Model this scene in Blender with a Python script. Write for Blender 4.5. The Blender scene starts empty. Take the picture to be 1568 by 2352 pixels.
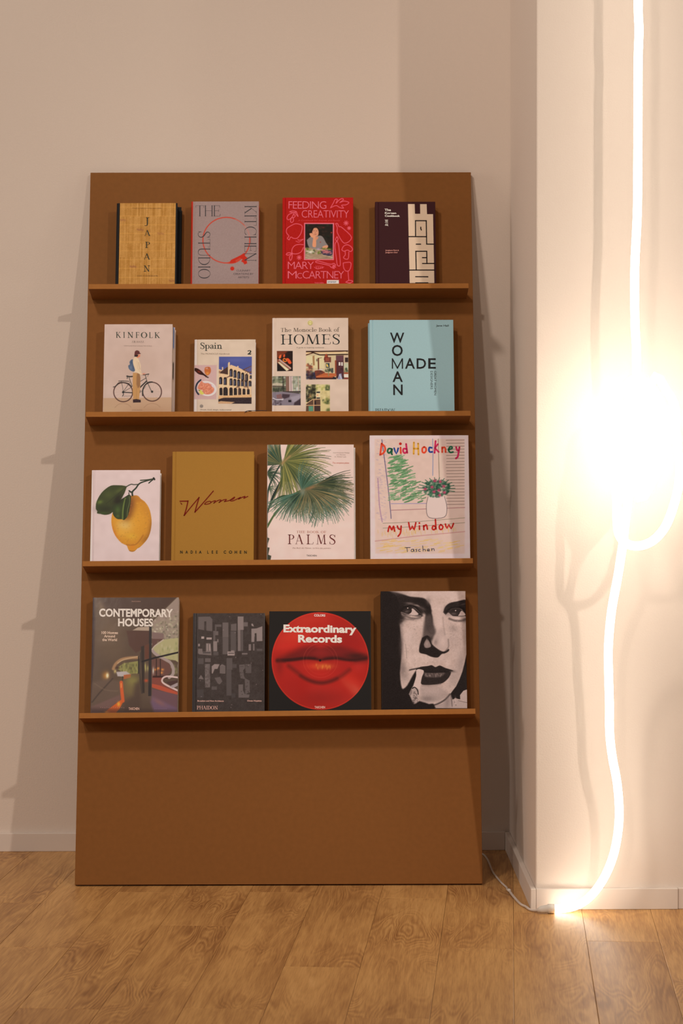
import bpy, bmesh, math, random
import numpy as np
from mathutils import Matrix, Vector, Euler

SC = bpy.context.scene
COL = SC.collection
# ---------------------------------------------------------------- camera
cd = bpy.data.cameras.new('camera'); cam = bpy.data.objects.new('camera', cd); COL.objects.link(cam)
cd.sensor_fit = 'VERTICAL'; cd.sensor_height = 24; cd.sensor_width = 16; cd.lens = 51.6954
r_ = (0.999981, -0.005941, -0.001749); u_ = (0.001949, 0.033843, 0.999425); f_ = (0.005878, 0.99941, -0.033854)
cam.matrix_world = Matrix(((r_[0], u_[0], -f_[0], 0), (r_[1], u_[1], -f_[1], -6.5482), (r_[2], u_[2], -f_[2], 1.2314), (0, 0, 0, 1)))
cd.clip_start = .05; cd.clip_end = 60
cd.dof.use_dof = True; cd.dof.focus_distance = 5.75; cd.dof.aperture_fstop = 5.6
SC.camera = cam
# ---------------------------------------------------------------- world: the soft light of the rest of the shop
wd = bpy.data.worlds.new('shop_ambient'); SC.world = wd; wd.use_nodes = True
bg = wd.node_tree.nodes['Background']; bg.inputs[0].default_value = (1.0, .80, .66, 1); bg.inputs[1].default_value = .13
# ---------------------------------------------------------------- lamps of the room, and a soft fill added at the left
def spot(name, loc, aim, power, color, size, angle):
    l = bpy.data.lights.new(name, 'SPOT'); o = bpy.data.objects.new(name, l); COL.objects.link(o)
    l.energy = power; l.color = color; l.shadow_soft_size = size; l.spot_size = math.radians(angle); l.spot_blend = 1.0
    o.location = loc; d = Vector(aim) - Vector(loc); o.rotation_euler = d.to_track_quat('-Z', 'Y').to_euler()
    return o
WARM = (1.0, .85, .725)
spot('ceiling_spot_right', (3.0, -7.0, 4.3), (.3, 0, .8), 580, WARM, .06, 30)
spot('ceiling_spot_left', (-2.1, -9.0, 5.0), (-.1, 0, 1.2), 400, WARM, .14, 50)
spot('ceiling_spot_near', (-1.4, -3.5, 4.4), (-.1, 0, 1.4), 218, WARM, .2, 120)
al = bpy.data.lights.new('shop_window_left', 'AREA'); ao = bpy.data.objects.new('shop_window_left', al); COL.objects.link(ao)  # unseen soft area light, added to brighten the projecting wall's side face
al.shape = 'RECTANGLE'; al.size = 1.6; al.size_y = 2.0; al.energy = 50; al.color = (1.0, .86, .75)
ao.location = (-5.0, -1.45, 2.2); ao.rotation_euler = (Vector((.5, -.4, 1.2)) - Vector(ao.location)).to_track_quat('-Z', 'Y').to_euler()
# ---------------------------------------------------------------- exposure
vs = SC.view_settings; vs.view_transform = 'Standard'; vs.look = 'None'; vs.exposure = 0.0; vs.gamma = 1.0; vs.use_curve_mapping = False
SC.cycles.max_bounces = 6; SC.cycles.diffuse_bounces = 4
# light factor between a printed colour as seen under these lamps and its own colour
LF = np.array((.67, .575, .47))
def lin(c):
    c = np.asarray(c, float) / 255.
    return np.where(c <= .04045, c / 12.92, ((c + .055) / 1.055) ** 2.4)
def alb(c): return np.clip(lin(c) / LF - .004, .002, .92)
# ---------------------------------------------------------------- flat print: a small numpy painter
def hashnoise(h, w, cell, seed):
    r = np.random.RandomState(seed)
    gh, gw = int(h / cell) + 3, int(w / cell) + 3
    g = r.rand(gh, gw)
    yy = np.arange(h) / cell; xx = np.arange(w) / cell
    y0 = yy.astype(int); x0 = xx.astype(int)
    fy = (yy - y0)[:, None]; fx = (xx - x0)[None]
    fy = fy * fy * (3 - 2 * fy); fx = fx * fx * (3 - 2 * fx)
    a = g[y0][:, x0]; b = g[y0][:, x0 + 1]; c = g[y0 + 1][:, x0]; d = g[y0 + 1][:, x0 + 1]
    return (a * (1 - fx) + b * fx) * (1 - fy) + (c * (1 - fx) + d * fx) * fy

def spline(pts, n=6):
    P = [np.array(p, float) for p in pts]
    if len(P) < 3: return P
    out = []
    for i in range(len(P) - 1):
        p0 = P[max(i - 1, 0)]; p1 = P[i]; p2 = P[i + 1]; p3 = P[min(i + 2, len(P) - 1)]
        for k in range(n):
            t = k / n
            out.append(.5 * ((2 * p1) + (-p0 + p2) * t + (2 * p0 - 5 * p1 + 4 * p2 - p3) * t * t + (-p0 + 3 * p1 - 3 * p2 + p3) * t ** 3))
    out.append(P[-1])
    return out

class Canvas:
    """colours are 0..255 as printed and lit; coordinates are those of a magnified view of the cover"""
    def __init__(s, z, corners, res=1.0, box=None, bg=(200, 180, 165), seed=1):
        # corners TL, TR, BR, BL of the cover in view units; z = view units per picture unit
        s.c = [np.array(c, float) for c in corners]; s.z = z
        tl, tr, br, bl = s.c
        x0 = (tl[0] + bl[0]) / 2; x1 = (tr[0] + br[0]) / 2; y0 = (tl[1] + tr[1]) / 2; y1 = (bl[1] + br[1]) / 2
        s.W = x1 - x0; s.H = y1 - y0
        s.box = box or (0, 0, 1, 1)
        k = res / z
        s.k = k
        s.w = max(8, int((s.box[2] - s.box[0]) * s.W * k)); s.h = max(8, int((s.box[3] - s.box[1]) * s.H * k))
        s.a = np.ones((s.h, s.w, 3)) * np.array(bg, float)
        s.yy, s.xx = np.mgrid[0:s.h, 0:s.w] + .5
        s.rnd = random.Random(seed)
    def ab(s, x, y):
        tl, tr, br, bl = s.c
        b = (y - (tl[1] + tr[1]) / 2) / s.H
        for _ in range(2):
            xl = tl[0] + (bl[0] - tl[0]) * b; xr = tr[0] + (br[0] - tr[0]) * b
            a = (x - xl) / (xr - xl)
            yt = tl[1] + (tr[1] - tl[1]) * a; yb = bl[1] + (br[1] - bl[1]) * a
            b = (y - yt) / (yb - yt)
        return a, b
    def cv(s, x, y):
        a, b = s.ab(x, y)
        return (a - s.box[0]) * s.W * s.k, (b - s.box[1]) * s.H * s.k
    def _sub(s, x0, y0, x1, y1):
        x0 = max(0, int(x0)); y0 = max(0, int(y0)); x1 = min(s.w, int(x1) + 1); y1 = min(s.h, int(y1) + 1)
        if x1 <= x0 or y1 <= y0: return None
        return slice(y0, y1), slice(x0, x1)
    def put(s, sl, m, col, alpha):
        m = (m * alpha)[..., None]
        s.a[sl] = s.a[sl] * (1 - m) + np.array(col, float) * m
    def fill(s, pts, col, soft=0, alpha=1, smooth=0):
        if smooth: pts = [tuple(p) for p in spline(list(pts) + [pts[0]], smooth)][:-1]
        P = np.array([s.cv(*p[:2]) for p in pts]); so = max(soft * s.k, .6)
        sl = s._sub(P[:, 0].min() - so - 1, P[:, 1].min() - so - 1, P[:, 0].max() + so + 1, P[:, 1].max() + so + 1)
        if sl is None: return
        X = s.xx[sl]; Y = s.yy[sl]
        ins = np.zeros(X.shape, bool); d2 = np.full(X.shape, 1e9)
        n = len(P)
        for i in range(n):
            x0, y0 = P[i]; x1, y1 = P[(i + 1) % n]
            if y0 != y1:
                c = ((y0 > Y) != (y1 > Y)) & (X < (x1 - x0) * (Y - y0) / (y1 - y0) + x0)
                ins ^= c
            dx, dy = x1 - x0, y1 - y0; L = dx * dx + dy * dy + 1e-9
            t = np.clip(((X - x0) * dx + (Y - y0) * dy) / L, 0, 1)
            d2 = np.minimum(d2, (X - x0 - t * dx) ** 2 + (Y - y0 - t * dy) ** 2)
        d = np.sqrt(d2) * np.where(ins, 1, -1)
        m = np.clip(.5 + d / (2 * so), 0, 1); m = m * m * (3 - 2 * m)
        s.put(sl, m, col, alpha)
    def rect(s, x0, y0, x1, y1, col, soft=0, alpha=1):
        s.fill([(x0, y0), (x1, y0), (x1, y1), (x0, y1)], col, soft, alpha)
    def stroke(s, pts, wd, col, alpha=1, smooth=0, soft=0, w1=None):
        if smooth: pts = spline(pts, smooth)
        P = np.array([s.cv(*p[:2]) for p in pts])
        n = len(P); wa = wd * s.k / 2; wb = (wd if w1 is None else w1) * s.k / 2
        so = max(soft * s.k, .55); mw = max(wa, wb) + so + 1
        sl = s._sub(P[:, 0].min() - mw, P[:, 1].min() - mw, P[:, 0].max() + mw, P[:, 1].max() + mw)
        if sl is None: return
        X = s.xx[sl]; Y = s.yy[sl]; best = np.full(X.shape, -1e9)
        for i in range(n - 1):
            x0, y0 = P[i]; x1, y1 = P[i + 1]
            dx, dy = x1 - x0, y1 - y0; L = dx * dx + dy * dy + 1e-9
            t = np.clip(((X - x0) * dx + (Y - y0) * dy) / L, 0, 1)
            wv = wa + (wb - wa) * (i + t) / max(1, n - 1)
            best = np.maximum(best, wv - np.sqrt((X - x0 - t * dx) ** 2 + (Y - y0 - t * dy) ** 2))
        m = np.clip(.5 + best / (2 * so), 0, 1)
        if max(wa, wb) < .5: m = m * max(.35, max(wa, wb) * 2)
        s.put(sl, m, col, alpha)
    def blob(s, x, y, rx, ry, col, alpha=1, rot=0, hard=0):
        cx, cy = s.cv(x, y); rx *= s.k; ry *= s.k; R = max(rx, ry) * (1.1 if hard else 2.4)
        sl = s._sub(cx - R, cy - R, cx + R, cy + R)
        if sl is None: return
        c, q = math.cos(rot), math.sin(rot)
        X = s.xx[sl] - cx; Y = s.yy[sl] - cy
        u = (X * c + Y * q) / rx; v = (-X * q + Y * c) / ry
        r = np.sqrt(u * u + v * v)
        m = np.clip((1 - r) * min(rx, ry) + .5, 0, 1) if hard else np.exp(-r * r * 1.2) * (r < 2.4)
        s.put(sl, m, col, alpha)
    def grain(s, cell, amp, seed=3, ax=1, ay=1, area=None):
        n = hashnoise(int(s.h / ay) + 2, int(s.w / ax) + 2, max(1., cell * s.k), seed)
        n = n[(np.arange(s.h) / ay).astype(int)][:, (np.arange(s.w) / ax).astype(int)]
        n = ((n - .5) * 2 * amp)[..., None]
        if area is not None:
            x0, y0 = s.cv(*area[:2]); x1, y1 = s.cv(*area[2:])
            sl = s._sub(x0, y0, x1 - 1, y1 - 1)
            if sl: s.a[sl] += n[sl]
        else: s.a += n
    def begin(s): s.keep = s.a.copy()
    def end(s, pts):
        new = s.a; s.a = np.zeros_like(new); s.fill(pts, (1, 1, 1)); m = s.a
        s.a = s.keep * (1 - m) + new * m
    def out(s): return np.clip(s.a, 0, 255)
# ---------------------------------------------------------------- geometry of the leaning board
PHI = math.radians(14.1526); SP, CP = math.sin(PHI), math.cos(PHI)
FOOT = Vector((0, -.52736, 0)); BX = Vector((1, 0, 0)); BU = Vector((0, SP, CP)); BN = Vector((0, -CP, SP))
def board_pt(u, v, d): return FOOT + BX * u + BU * v + BN * d
LEAN = Euler((-PHI, 0, 0))
# ---------------------------------------------------------------- helpers
def props(o, label=None, cat=None, group=None, kind=None):
    for k, v in (('label', label), ('category', cat), ('group', group), ('kind', kind)):
        if v: o[k] = v
    return o
def link(name, me, mat=None, parent=None):
    o = bpy.data.objects.new(name, me); COL.objects.link(o)
    if mat is not None and me is not None and not me.materials: me.materials.append(mat)
    if parent: o.parent = parent
    return o
def empty(name, loc=(0, 0, 0), rot=None):
    o = bpy.data.objects.new(name, None); COL.objects.link(o); o.location = loc; o.empty_display_size = .05
    if rot: o.rotation_euler = rot
    return o
def mesh(name, V, F, smooth=False):
    me = bpy.data.meshes.new(name); me.from_pydata([tuple(v) for v in V], [], F); me.update()
    if smooth: me.polygons.foreach_set('use_smooth', [True] * len(me.polygons))
    return me
def box_mesh(name, x0, y0, z0, x1, y1, z1, bevel=0, seg=2):
    bm = bmesh.new(); bmesh.ops.create_cube(bm, size=1)
    for v in bm.verts: v.co = Vector((x0 + (v.co.x + .5) * (x1 - x0), y0 + (v.co.y + .5) * (y1 - y0), z0 + (v.co.z + .5) * (z1 - z0)))
    if bevel: bmesh.ops.bevel(bm, geom=list(bm.edges), offset=bevel, segments=seg, profile=.5, affect='EDGES')
    me = bpy.data.meshes.new(name); bm.to_mesh(me); bm.free(); return me
def sweep(name, pts, rad, seg=14, cap=True, sub=6, squash=1.0):
    P = [Vector(p) for p in spline(pts, sub)] if sub > 1 else [Vector(p) for p in pts]
    rr = rad if hasattr(rad, '__len__') else [rad] * len(P)
    V, F = [], []; t0 = (P[1] - P[0]).normalized(); n = t0.orthogonal().normalized()
    for i, p in enumerate(P):
        t = (P[min(i + 1, len(P) - 1)] - P[max(i - 1, 0)]).normalized()
        n = (n - t * n.dot(t)).normalized(); b = t.cross(n)
        for k in range(seg):
            a = 2 * math.pi * k / seg; V.append(p + (n * math.cos(a) + b * math.sin(a) * squash) * rr[i])
    for i in range(len(P) - 1):
        for k in range(seg):
            F.append((i * seg + k, i * seg + (k + 1) % seg, (i + 1) * seg + (k + 1) % seg, (i + 1) * seg + k))
    if cap: F.append(tuple(range(seg))[::-1]); F.append(tuple((len(P) - 1) * seg + k for k in range(seg)))
    return mesh(name, V, F, True)
# ---------------------------------------------------------------- materials
MATS = {}
def mat(name, color, rough=.6, spec=.5, coat=0, bump=None, vary=None, attr=False, emis=None):
    if name in MATS: return MATS[name]
    m = bpy.data.materials.new(name); m.use_nodes = True; nt = m.node_tree; N = nt.nodes; L = nt.links
    b = N['Principled BSDF']; b.inputs['Base Color'].default_value = (*[float(c) for c in color], 1)
    b.inputs['Roughness'].default_value = rough; b.inputs['Specular IOR Level'].default_value = spec
    if coat: b.inputs['Coat Weight'].default_value = coat; b.inputs['Coat Roughness'].default_value = .12
    tc = N.new('ShaderNodeTexCoord')
    if attr:
        a = N.new('ShaderNodeAttribute'); a.attribute_name = 'ink'; L.new(a.outputs['Color'], b.inputs['Base Color'])
    if vary:
        sc, amt = vary[:2]; nz = N.new('ShaderNodeTexNoise'); nz.inputs['Scale'].default_value = sc; nz.inputs['Detail'].default_value = 5
        mp = N.new('ShaderNodeMapping'); mp.inputs['Scale'].default_value = vary[2] if len(vary) > 2 else (1, 1, 1)
        L.new(tc.outputs['Object'], mp.inputs[0]); L.new(mp.outputs[0], nz.inputs['Vector'])
        hs = N.new('ShaderNodeMix'); hs.data_type = 'RGBA'; c = np.array(color, float)
        hs.inputs[6].default_value = (*[float(x) for x in c * (1 - amt)], 1); hs.inputs[7].default_value = (*[float(x) for x in np.minimum(c * (1 + amt), .95)], 1)
        L.new(nz.outputs['Fac'], hs.inputs[0]); L.new(hs.outputs[2], b.inputs['Base Color'])
    if bump:
        sc, st, dist = bump; n2 = N.new('ShaderNodeTexNoise'); n2.inputs['Scale'].default_value = sc; n2.inputs['Detail'].default_value = 4
        L.new(tc.outputs['Object'], n2.inputs['Vector']); bp = N.new('ShaderNodeBump'); bp.inputs['Strength'].default_value = st; bp.inputs['Distance'].default_value = dist
        L.new(n2.outputs['Fac'], bp.inputs['Height']); L.new(bp.outputs[0], b.inputs['Normal'])
        if coat: L.new(bp.outputs[0], b.inputs['Coat Normal'])
    if emis:
        b.inputs['Emission Color'].default_value = (*emis[0], 1); b.inputs['Emission Strength'].default_value = emis[1]
    MATS[name] = m; return m
def wood_floor():
    m = bpy.data.materials.new('oak_vinyl_plank'); m.use_nodes = True; nt = m.node_tree; N = nt.nodes; L = nt.links; b = N['Principled BSDF']
    def nd(t, **kw):
        n = N.new(t)
        for k, v in kw.items(): setattr(n, k, v)
        return n
    tc = nd('ShaderNodeTexCoord'); oi = nd('ShaderNodeObjectInfo')
    off = nd('ShaderNodeVectorMath', operation='SCALE'); cmb = nd('ShaderNodeCombineXYZ')
    L.new(oi.outputs['Random'], cmb.inputs[0]); L.new(oi.outputs['Random'], cmb.inputs[1]); L.new(cmb.outputs[0], off.inputs[0]); off.inputs['Scale'].default_value = 37.
    add = nd('ShaderNodeVectorMath', operation='ADD'); L.new(tc.outputs['Object'], add.inputs[0]); L.new(off.outputs[0], add.inputs[1])
    def noise(scale, vec, detail=4, dist=0., rough=.55):
        mp = nd('ShaderNodeMapping'); mp.inputs['Scale'].default_value = vec; L.new(add.outputs[0], mp.inputs[0])
        n = nd('ShaderNodeTexNoise'); n.inputs['Scale'].default_value = scale; n.inputs['Detail'].default_value = detail; n.inputs['Distortion'].default_value = dist; n.inputs['Roughness'].default_value = rough
        L.new(mp.outputs[0], n.inputs['Vector']); return n
    big = noise(3.0, (2.6, .42, 1), 2, .35)                      # height field whose contours are the growth rings
    def math_(op, a, bb=None, v=None):
        n = nd('ShaderNodeMath', operation=op)
        for i, x in enumerate((a, bb)):
            if x is None: continue
            if isinstance(x, (int, float)): n.inputs[i].default_value = x
            else: L.new(x, n.inputs[i])
        return n.outputs[0]
    ring = math_('SINE', math_('MULTIPLY', big.outputs['Fac'], 210.))
    ring = math_('MULTIPLY', math_('ADD', ring, 1.), .5)
    ring2 = math_('SINE', math_('MULTIPLY', big.outputs['Fac'], 52.)); ring2 = math_('MULTIPLY', math_('ADD', ring2, 1.), .5)
    fine = noise(14, (9, .45, 1), 5, .15); mid = noise(3.4, (3.6, .38, 1), 3, .45); msk = noise(2.2, (1.6, 1.0, 1), 2, .3)
    mr = nd('ShaderNodeMapRange'); mr.inputs[1].default_value = .42; mr.inputs[2].default_value = .66; L.new(msk.outputs['Fac'], mr.inputs[0])
    ringm = math_('MULTIPLY', ring, mr.outputs[0])
    t = math_('ADD', math_('MULTIPLY', mid.outputs['Fac'], .42), math_('MULTIPLY', fine.outputs['Fac'], .34))
    hair = noise(30, (14, .5, 1), 4, .1); t = math_('ADD', t, math_('MULTIPLY', hair.outputs['Fac'], .30))
    t = math_('ADD', t, math_('MULTIPLY', ringm, .15)); t = math_('ADD', t, math_('MULTIPLY', ring2, .05))
    t = math_('ADD', t, math_('ADD', math_('MULTIPLY', oi.outputs['Random'], .07), .02))
    cr = nd('ShaderNodeValToRGB'); L.new(t, cr.inputs[0])
    e = cr.color_ramp.elements
    e[0].position = .40; e[0].color = (.70, .42, .165, 1); e[1].position = .82; e[1].color = (.30, .137, .044, 1)
    x = e.new(.54); x.color = (.61, .338, .12, 1); x = e.new(.67); x.color = (.46, .236, .08, 1)
    L.new(cr.outputs[0], b.inputs['Base Color']); b.inputs['Roughness'].default_value = .46; b.inputs['Specular IOR Level'].default_value = .42
    bp = nd('ShaderNodeBump'); bp.inputs['Strength'].default_value = .18; bp.inputs['Distance'].default_value = .0012; L.new(fine.outputs['Fac'], bp.inputs['Height']); L.new(bp.outputs[0], b.inputs['Normal'])
    return m
# cover corners (top left, top right, bottom right, bottom left) in the magnified view of each cover
GOLD = [(200, 115), (1440, 104), (1406, 1932), (160, 1938)]
JAPAN = [(130, 122), (1478, 105), (1488, 1930), (90, 1940)]
KITCHEN = [(80, 70), (1430, 68), (1432, 1702), (56, 1706)]
FEEDING = [(70, 82), (1486, 75), (1496, 1788), (75, 1790)]
KOREAN = [(65, 88), (1420, 78), (1430, 1908), (65, 1915)]
KINFOLK = [(140, 90), (1460, 76), (1420, 1785), (80, 1790)]
SPAIN = [(118, 98), (1490, 95), (1475, 1712), (88, 1722)]
HOMES = [(94, 80), (1490, 88), (1481, 1805), (62, 1806)]
MADE = [(100, 73), (1465, 65), (1486, 1555), (94, 1558)]
LEMON = [(155, 75), (1482, 92), (1425, 1840), (75, 1850)]
WOMEN = [(92, 56), (1482, 52), (1470, 1915), (46, 1920)]
PALMS = [(66, 82), (1478, 76), (1482, 1955), (50, 1965)]
WINDOW = [(60, 65), (1506, 64), (1532, 1865), (60, 1870)]
HOUSES = [(86, 96), (1500, 82), (1480, 1965), (60, 1970)]
CONCRETE = [(82, 74), (1510, 74), (1500, 2035), (40, 2045)]
RECORD = [(52, 66), (1513, 46), (1520, 1480), (45, 1490)]
FACE = [(66, 106), (1440, 80), (1490, 1998), (75, 2028)]
# ---------------------------------------------------------------- the printed pictures of the covers
def art_japan():
    c = Canvas(9.8, GOLD, 1.0, bg=(168, 116, 52))
    c.grain(14, 13, 5, 1, 30); c.grain(9, 6, 8); c.grain(60, 5, 9)
    for y in (205, 395, 585, 775, 960, 1150, 1340, 1530, 1725, 1900):
        c.stroke([(150, y), (1460, y - 6)], 16, (196, 140, 66), .45, soft=8)
    for x, y, a in ((640, 692, .55), (1090, 772, .4), (480, 1490, .6), (1340, 1792, .5), (255, 485, .4)):
        for k in range(6):
            c.blob(x - 60 + k * 24, y + (k % 3) * 8 - 8, 18, 16 + k % 2 * 8, (128, 72, 48), a)
    return c
def art_kitchen():
    c = Canvas(8.71, KITCHEN, 1.0, bg=(143, 119, 109))
    c.grain(14, 3, 5); c.fill([(0, 0), (122, 0), (95, 1900), (0, 1900)], (166, 42, 26))
    P = lambda a, r=1: (778 + 465 * r * math.cos(math.radians(a)), 842 + 452 * r * math.sin(math.radians(a)))
    for a in range(0, 360, 4):
        if 318 < a < 352: col, al = (180, 110, 95), .45
        elif 290 < a <= 318: col, al = (172, 85, 68), .8
        else: col, al = (178, 62, 44), 1
        w = 20 if not 40 < a < 85 else 20 + 44 * math.sin((a - 40) / 45 * math.pi)
        c.stroke([P(a), P(a + 4.5)], w, col, al)
    R = (176, 42, 27)
    c.fill([(1065, 1140), (1130, 1095), (1160, 1165), (1205, 1200), (1180, 1240), (1195, 1300), (1140, 1325), (1112, 1285), (1072, 1262), (1100, 1225), (1050, 1190), (960, 1240), (970, 1290), (880, 1300), (840, 1290), (870, 1235)], R, 4)
    c.blob(897, 1405, 40, 40, R, 1, hard=1)
    return c
def art_feeding():
    c = Canvas(8.71, FEEDING, 1.15, bg=(160, 22, 17))
    c.grain(14, 3, 5); c.stroke([(128, 60), (132, 1800)], 10, (120, 16, 14), .6, soft=8)
    K = (216, 88, 100)
    def L(p, w=13): c.stroke(p, w, K, 1, 4)
    L([(1030, 285), (1085, 190), (1120, 120), (1165, 120), (1140, 195), (1200, 130), (1260, 100), (1285, 125), (1215, 180), (1300, 150), (1395, 178), (1340, 225), (1250, 235), (1290, 290), (1215, 280), (1140, 240), (1030, 285)])
    L([(215, 365), (280, 350), (350, 365), (290, 385), (215, 365)]); L([(350, 365), (385, 460), (330, 395), (290, 380)])
    L([(270, 390), (190, 430), (165, 500), (200, 525), (260, 480), (300, 400)]); L([(250, 490), (235, 560), (265, 580), (295, 540), (280, 480), (250, 490)]); L([(300, 420), (330, 450), (290, 490)])
    L([(250, 640), (330, 605), (410, 615), (465, 650), (460, 740), (430, 820), (370, 890), (300, 895), (240, 870), (210, 925), (175, 890), (205, 850), (155, 780), (165, 700), (250, 640)])
    L([(345, 950), (400, 970), (450, 940), (490, 910), (400, 935), (385, 915)], 10)
    L([(490, 1020), (400, 1015), (320, 1040), (270, 1110), (275, 1190), (370, 1200), (450, 1160), (490, 1080)])
    L([(275, 1190), (200, 1180), (150, 1210), (200, 1225), (275, 1190), (220, 1260), (235, 1330), (265, 1290), (275, 1190)])
    L([(1130, 600), (1170, 600), (1200, 660), (1260, 680), (1450, 875), (1305, 990), (1170, 790), (1165, 680), (1130, 600)])
    L([(1160, 860), (1180, 900), (1160, 945), (1130, 915), (1160, 860)]); L([(1150, 950), (1120, 1040), (1150, 1300), (1170, 1425), (1225, 1425), (1215, 1240), (1190, 1020), (1160, 950)])
    L([(1255, 1120), (1290, 1050), (1360, 1020), (1430, 1050), (1470, 1110), (1430, 1155), (1370, 1125), (1300, 1150), (1255, 1120)])
    L([(1320, 1150), (1325, 1220), (1290, 1270), (1330, 1305), (1385, 1290), (1395, 1160)])
    L([(1285, 1380), (1425, 1370), (1435, 1450), (1400, 1530), (1340, 1540), (1295, 1480), (1285, 1380)]); L([(1380, 1545), (1395, 1720)]); L([(1335, 1760), (1400, 1725), (1475, 1740), (1420, 1775), (1335, 1760)])
    L([(740, 1350), (800, 1345), (1020, 1405), (1100, 1390), (1135, 1430), (1080, 1425), (1135, 1465), (1070, 1450), (1110, 1490), (1040, 1465), (1000, 1430), (760, 1375), (740, 1350)])
    L([(715, 1465), (780, 1500), (900, 1460)], 10)
    for k in range(4): L([(745 + k * 38, 1440), (765 + k * 38, 1490)], 9)
    for x, y, r in ((1340, 590, 46), (1400, 690, 34), (410, 1275, 44)):
        for k in range(8):
            a = k * .785 + .3
            L([(x, y), (x + r * math.cos(a), y + r * math.sin(a))], 12)
    # the photograph in its pink frame
    c.rect(508, 590, 1098, 1322, (222, 105, 115)); c.rect(526, 606, 1078, 1308, (34, 28, 22))
    def F(p, col, soft=6, al=1, sm=3): c.fill(p, col, soft, al, sm)
    for k in range(60):
        c.blob(530 + c.rnd.random() * 540, 620 + c.rnd.random() * 480, 28, 20, c.rnd.choice([(52, 56, 34), (26, 24, 20), (66, 40, 30), (40, 52, 32), (20, 18, 16)]), .5)
    c.blob(1050, 780, 14, 12, (200, 60, 50)); c.blob(890, 680, 30, 14, (110, 40, 34), .7)
    F([(660, 690), (740, 665), (800, 720), (815, 800), (790, 830), (660, 800), (645, 740)], (34, 22, 18))
    F([(700, 690), (760, 690), (795, 760), (780, 840), (730, 860), (690, 830), (665, 770)], (196, 132, 98))
    c.blob(700, 745, 14, 5, (80, 40, 30)); c.blob(752, 748, 14, 5, (80, 40, 30)); c.blob(730, 815, 20, 6, (140, 60, 50)); c.blob(730, 780, 8, 16, (150, 95, 70), .7)
    F([(560, 930), (640, 860), (700, 870), (810, 840), (880, 870), (940, 980), (985, 1050), (900, 1070), (800, 1100), (650, 1105), (590, 1040)], (128, 116, 108), 4)
    for k in range(14): c.stroke([(560, 880 + k * 17), (760, 890 + k * 17), (960, 875 + k * 17)], 5, (92, 84, 80), .35)
    F([(690, 850), (735, 850), (745, 1050), (700, 1070), (672, 1040), (680, 940)], (205, 135, 95), 4)
    F([(610, 800), (660, 790), (700, 840), (735, 870), (690, 885), (640, 860)], (205, 138, 100), 4)
    F([(870, 1060), (940, 1030), (985, 1050), (940, 1110), (880, 1115)], (200, 135, 100), 4)
    F([(720, 880), (750, 930), (790, 880), (770, 860)], (190, 125, 92), 4); c.blob(830, 970, 12, 12, (150, 40, 36))
    F([(526, 1080), (640, 1080), (760, 1110), (900, 1090), (1078, 1130), (1078, 1308), (526, 1308)], (150, 124, 96), 10, 1, 0)
    for k in range(70):
        c.blob(530 + c.rnd.random() * 540, 1090 + c.rnd.random() * 110, 22, 14, c.rnd.choice([(96, 110, 30), (60, 74, 24), (150, 150, 70), (40, 46, 22), (190, 170, 150)]), .8)
    F([(830, 1160), (900, 1130), (1060, 1125), (1078, 1180), (1040, 1240), (900, 1225)], (60, 52, 66), 4)
    for k in range(24): c.blob(860 + c.rnd.random() * 190, 1130 + c.rnd.random() * 70, 20, 12, (200, 110, 105), .7)
    c.blob(640, 1160, 60, 32, (205, 196, 175), .9); c.blob(780, 1110, 70, 22, (180, 150, 175), .8)
    for k in range(30): c.blob(540 + c.rnd.random() * 530, 1230 + c.rnd.random() * 75, 30, 8, c.rnd.choice([(176, 150, 120), (120, 96, 74), (196, 176, 148)]), .6)
    c.rect(508, 1308, 1098, 1322, (222, 105, 115)); c.rect(1078, 590, 1098, 1322, (222, 105, 115)); c.rect(508, 590, 526, 1322, (222, 105, 115)); c.rect(508, 590, 1098, 606, (222, 105, 115))
    # price sticker
    c.rect(960, 1718, 1198, 1800, (205, 198, 200), 4)
    for k in range(9): c.rect(982 + k * 19, 1744, 994 + k * 19, 1770 - (k % 3) * 4, (60, 56, 56), 3, .8)
    return c
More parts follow.
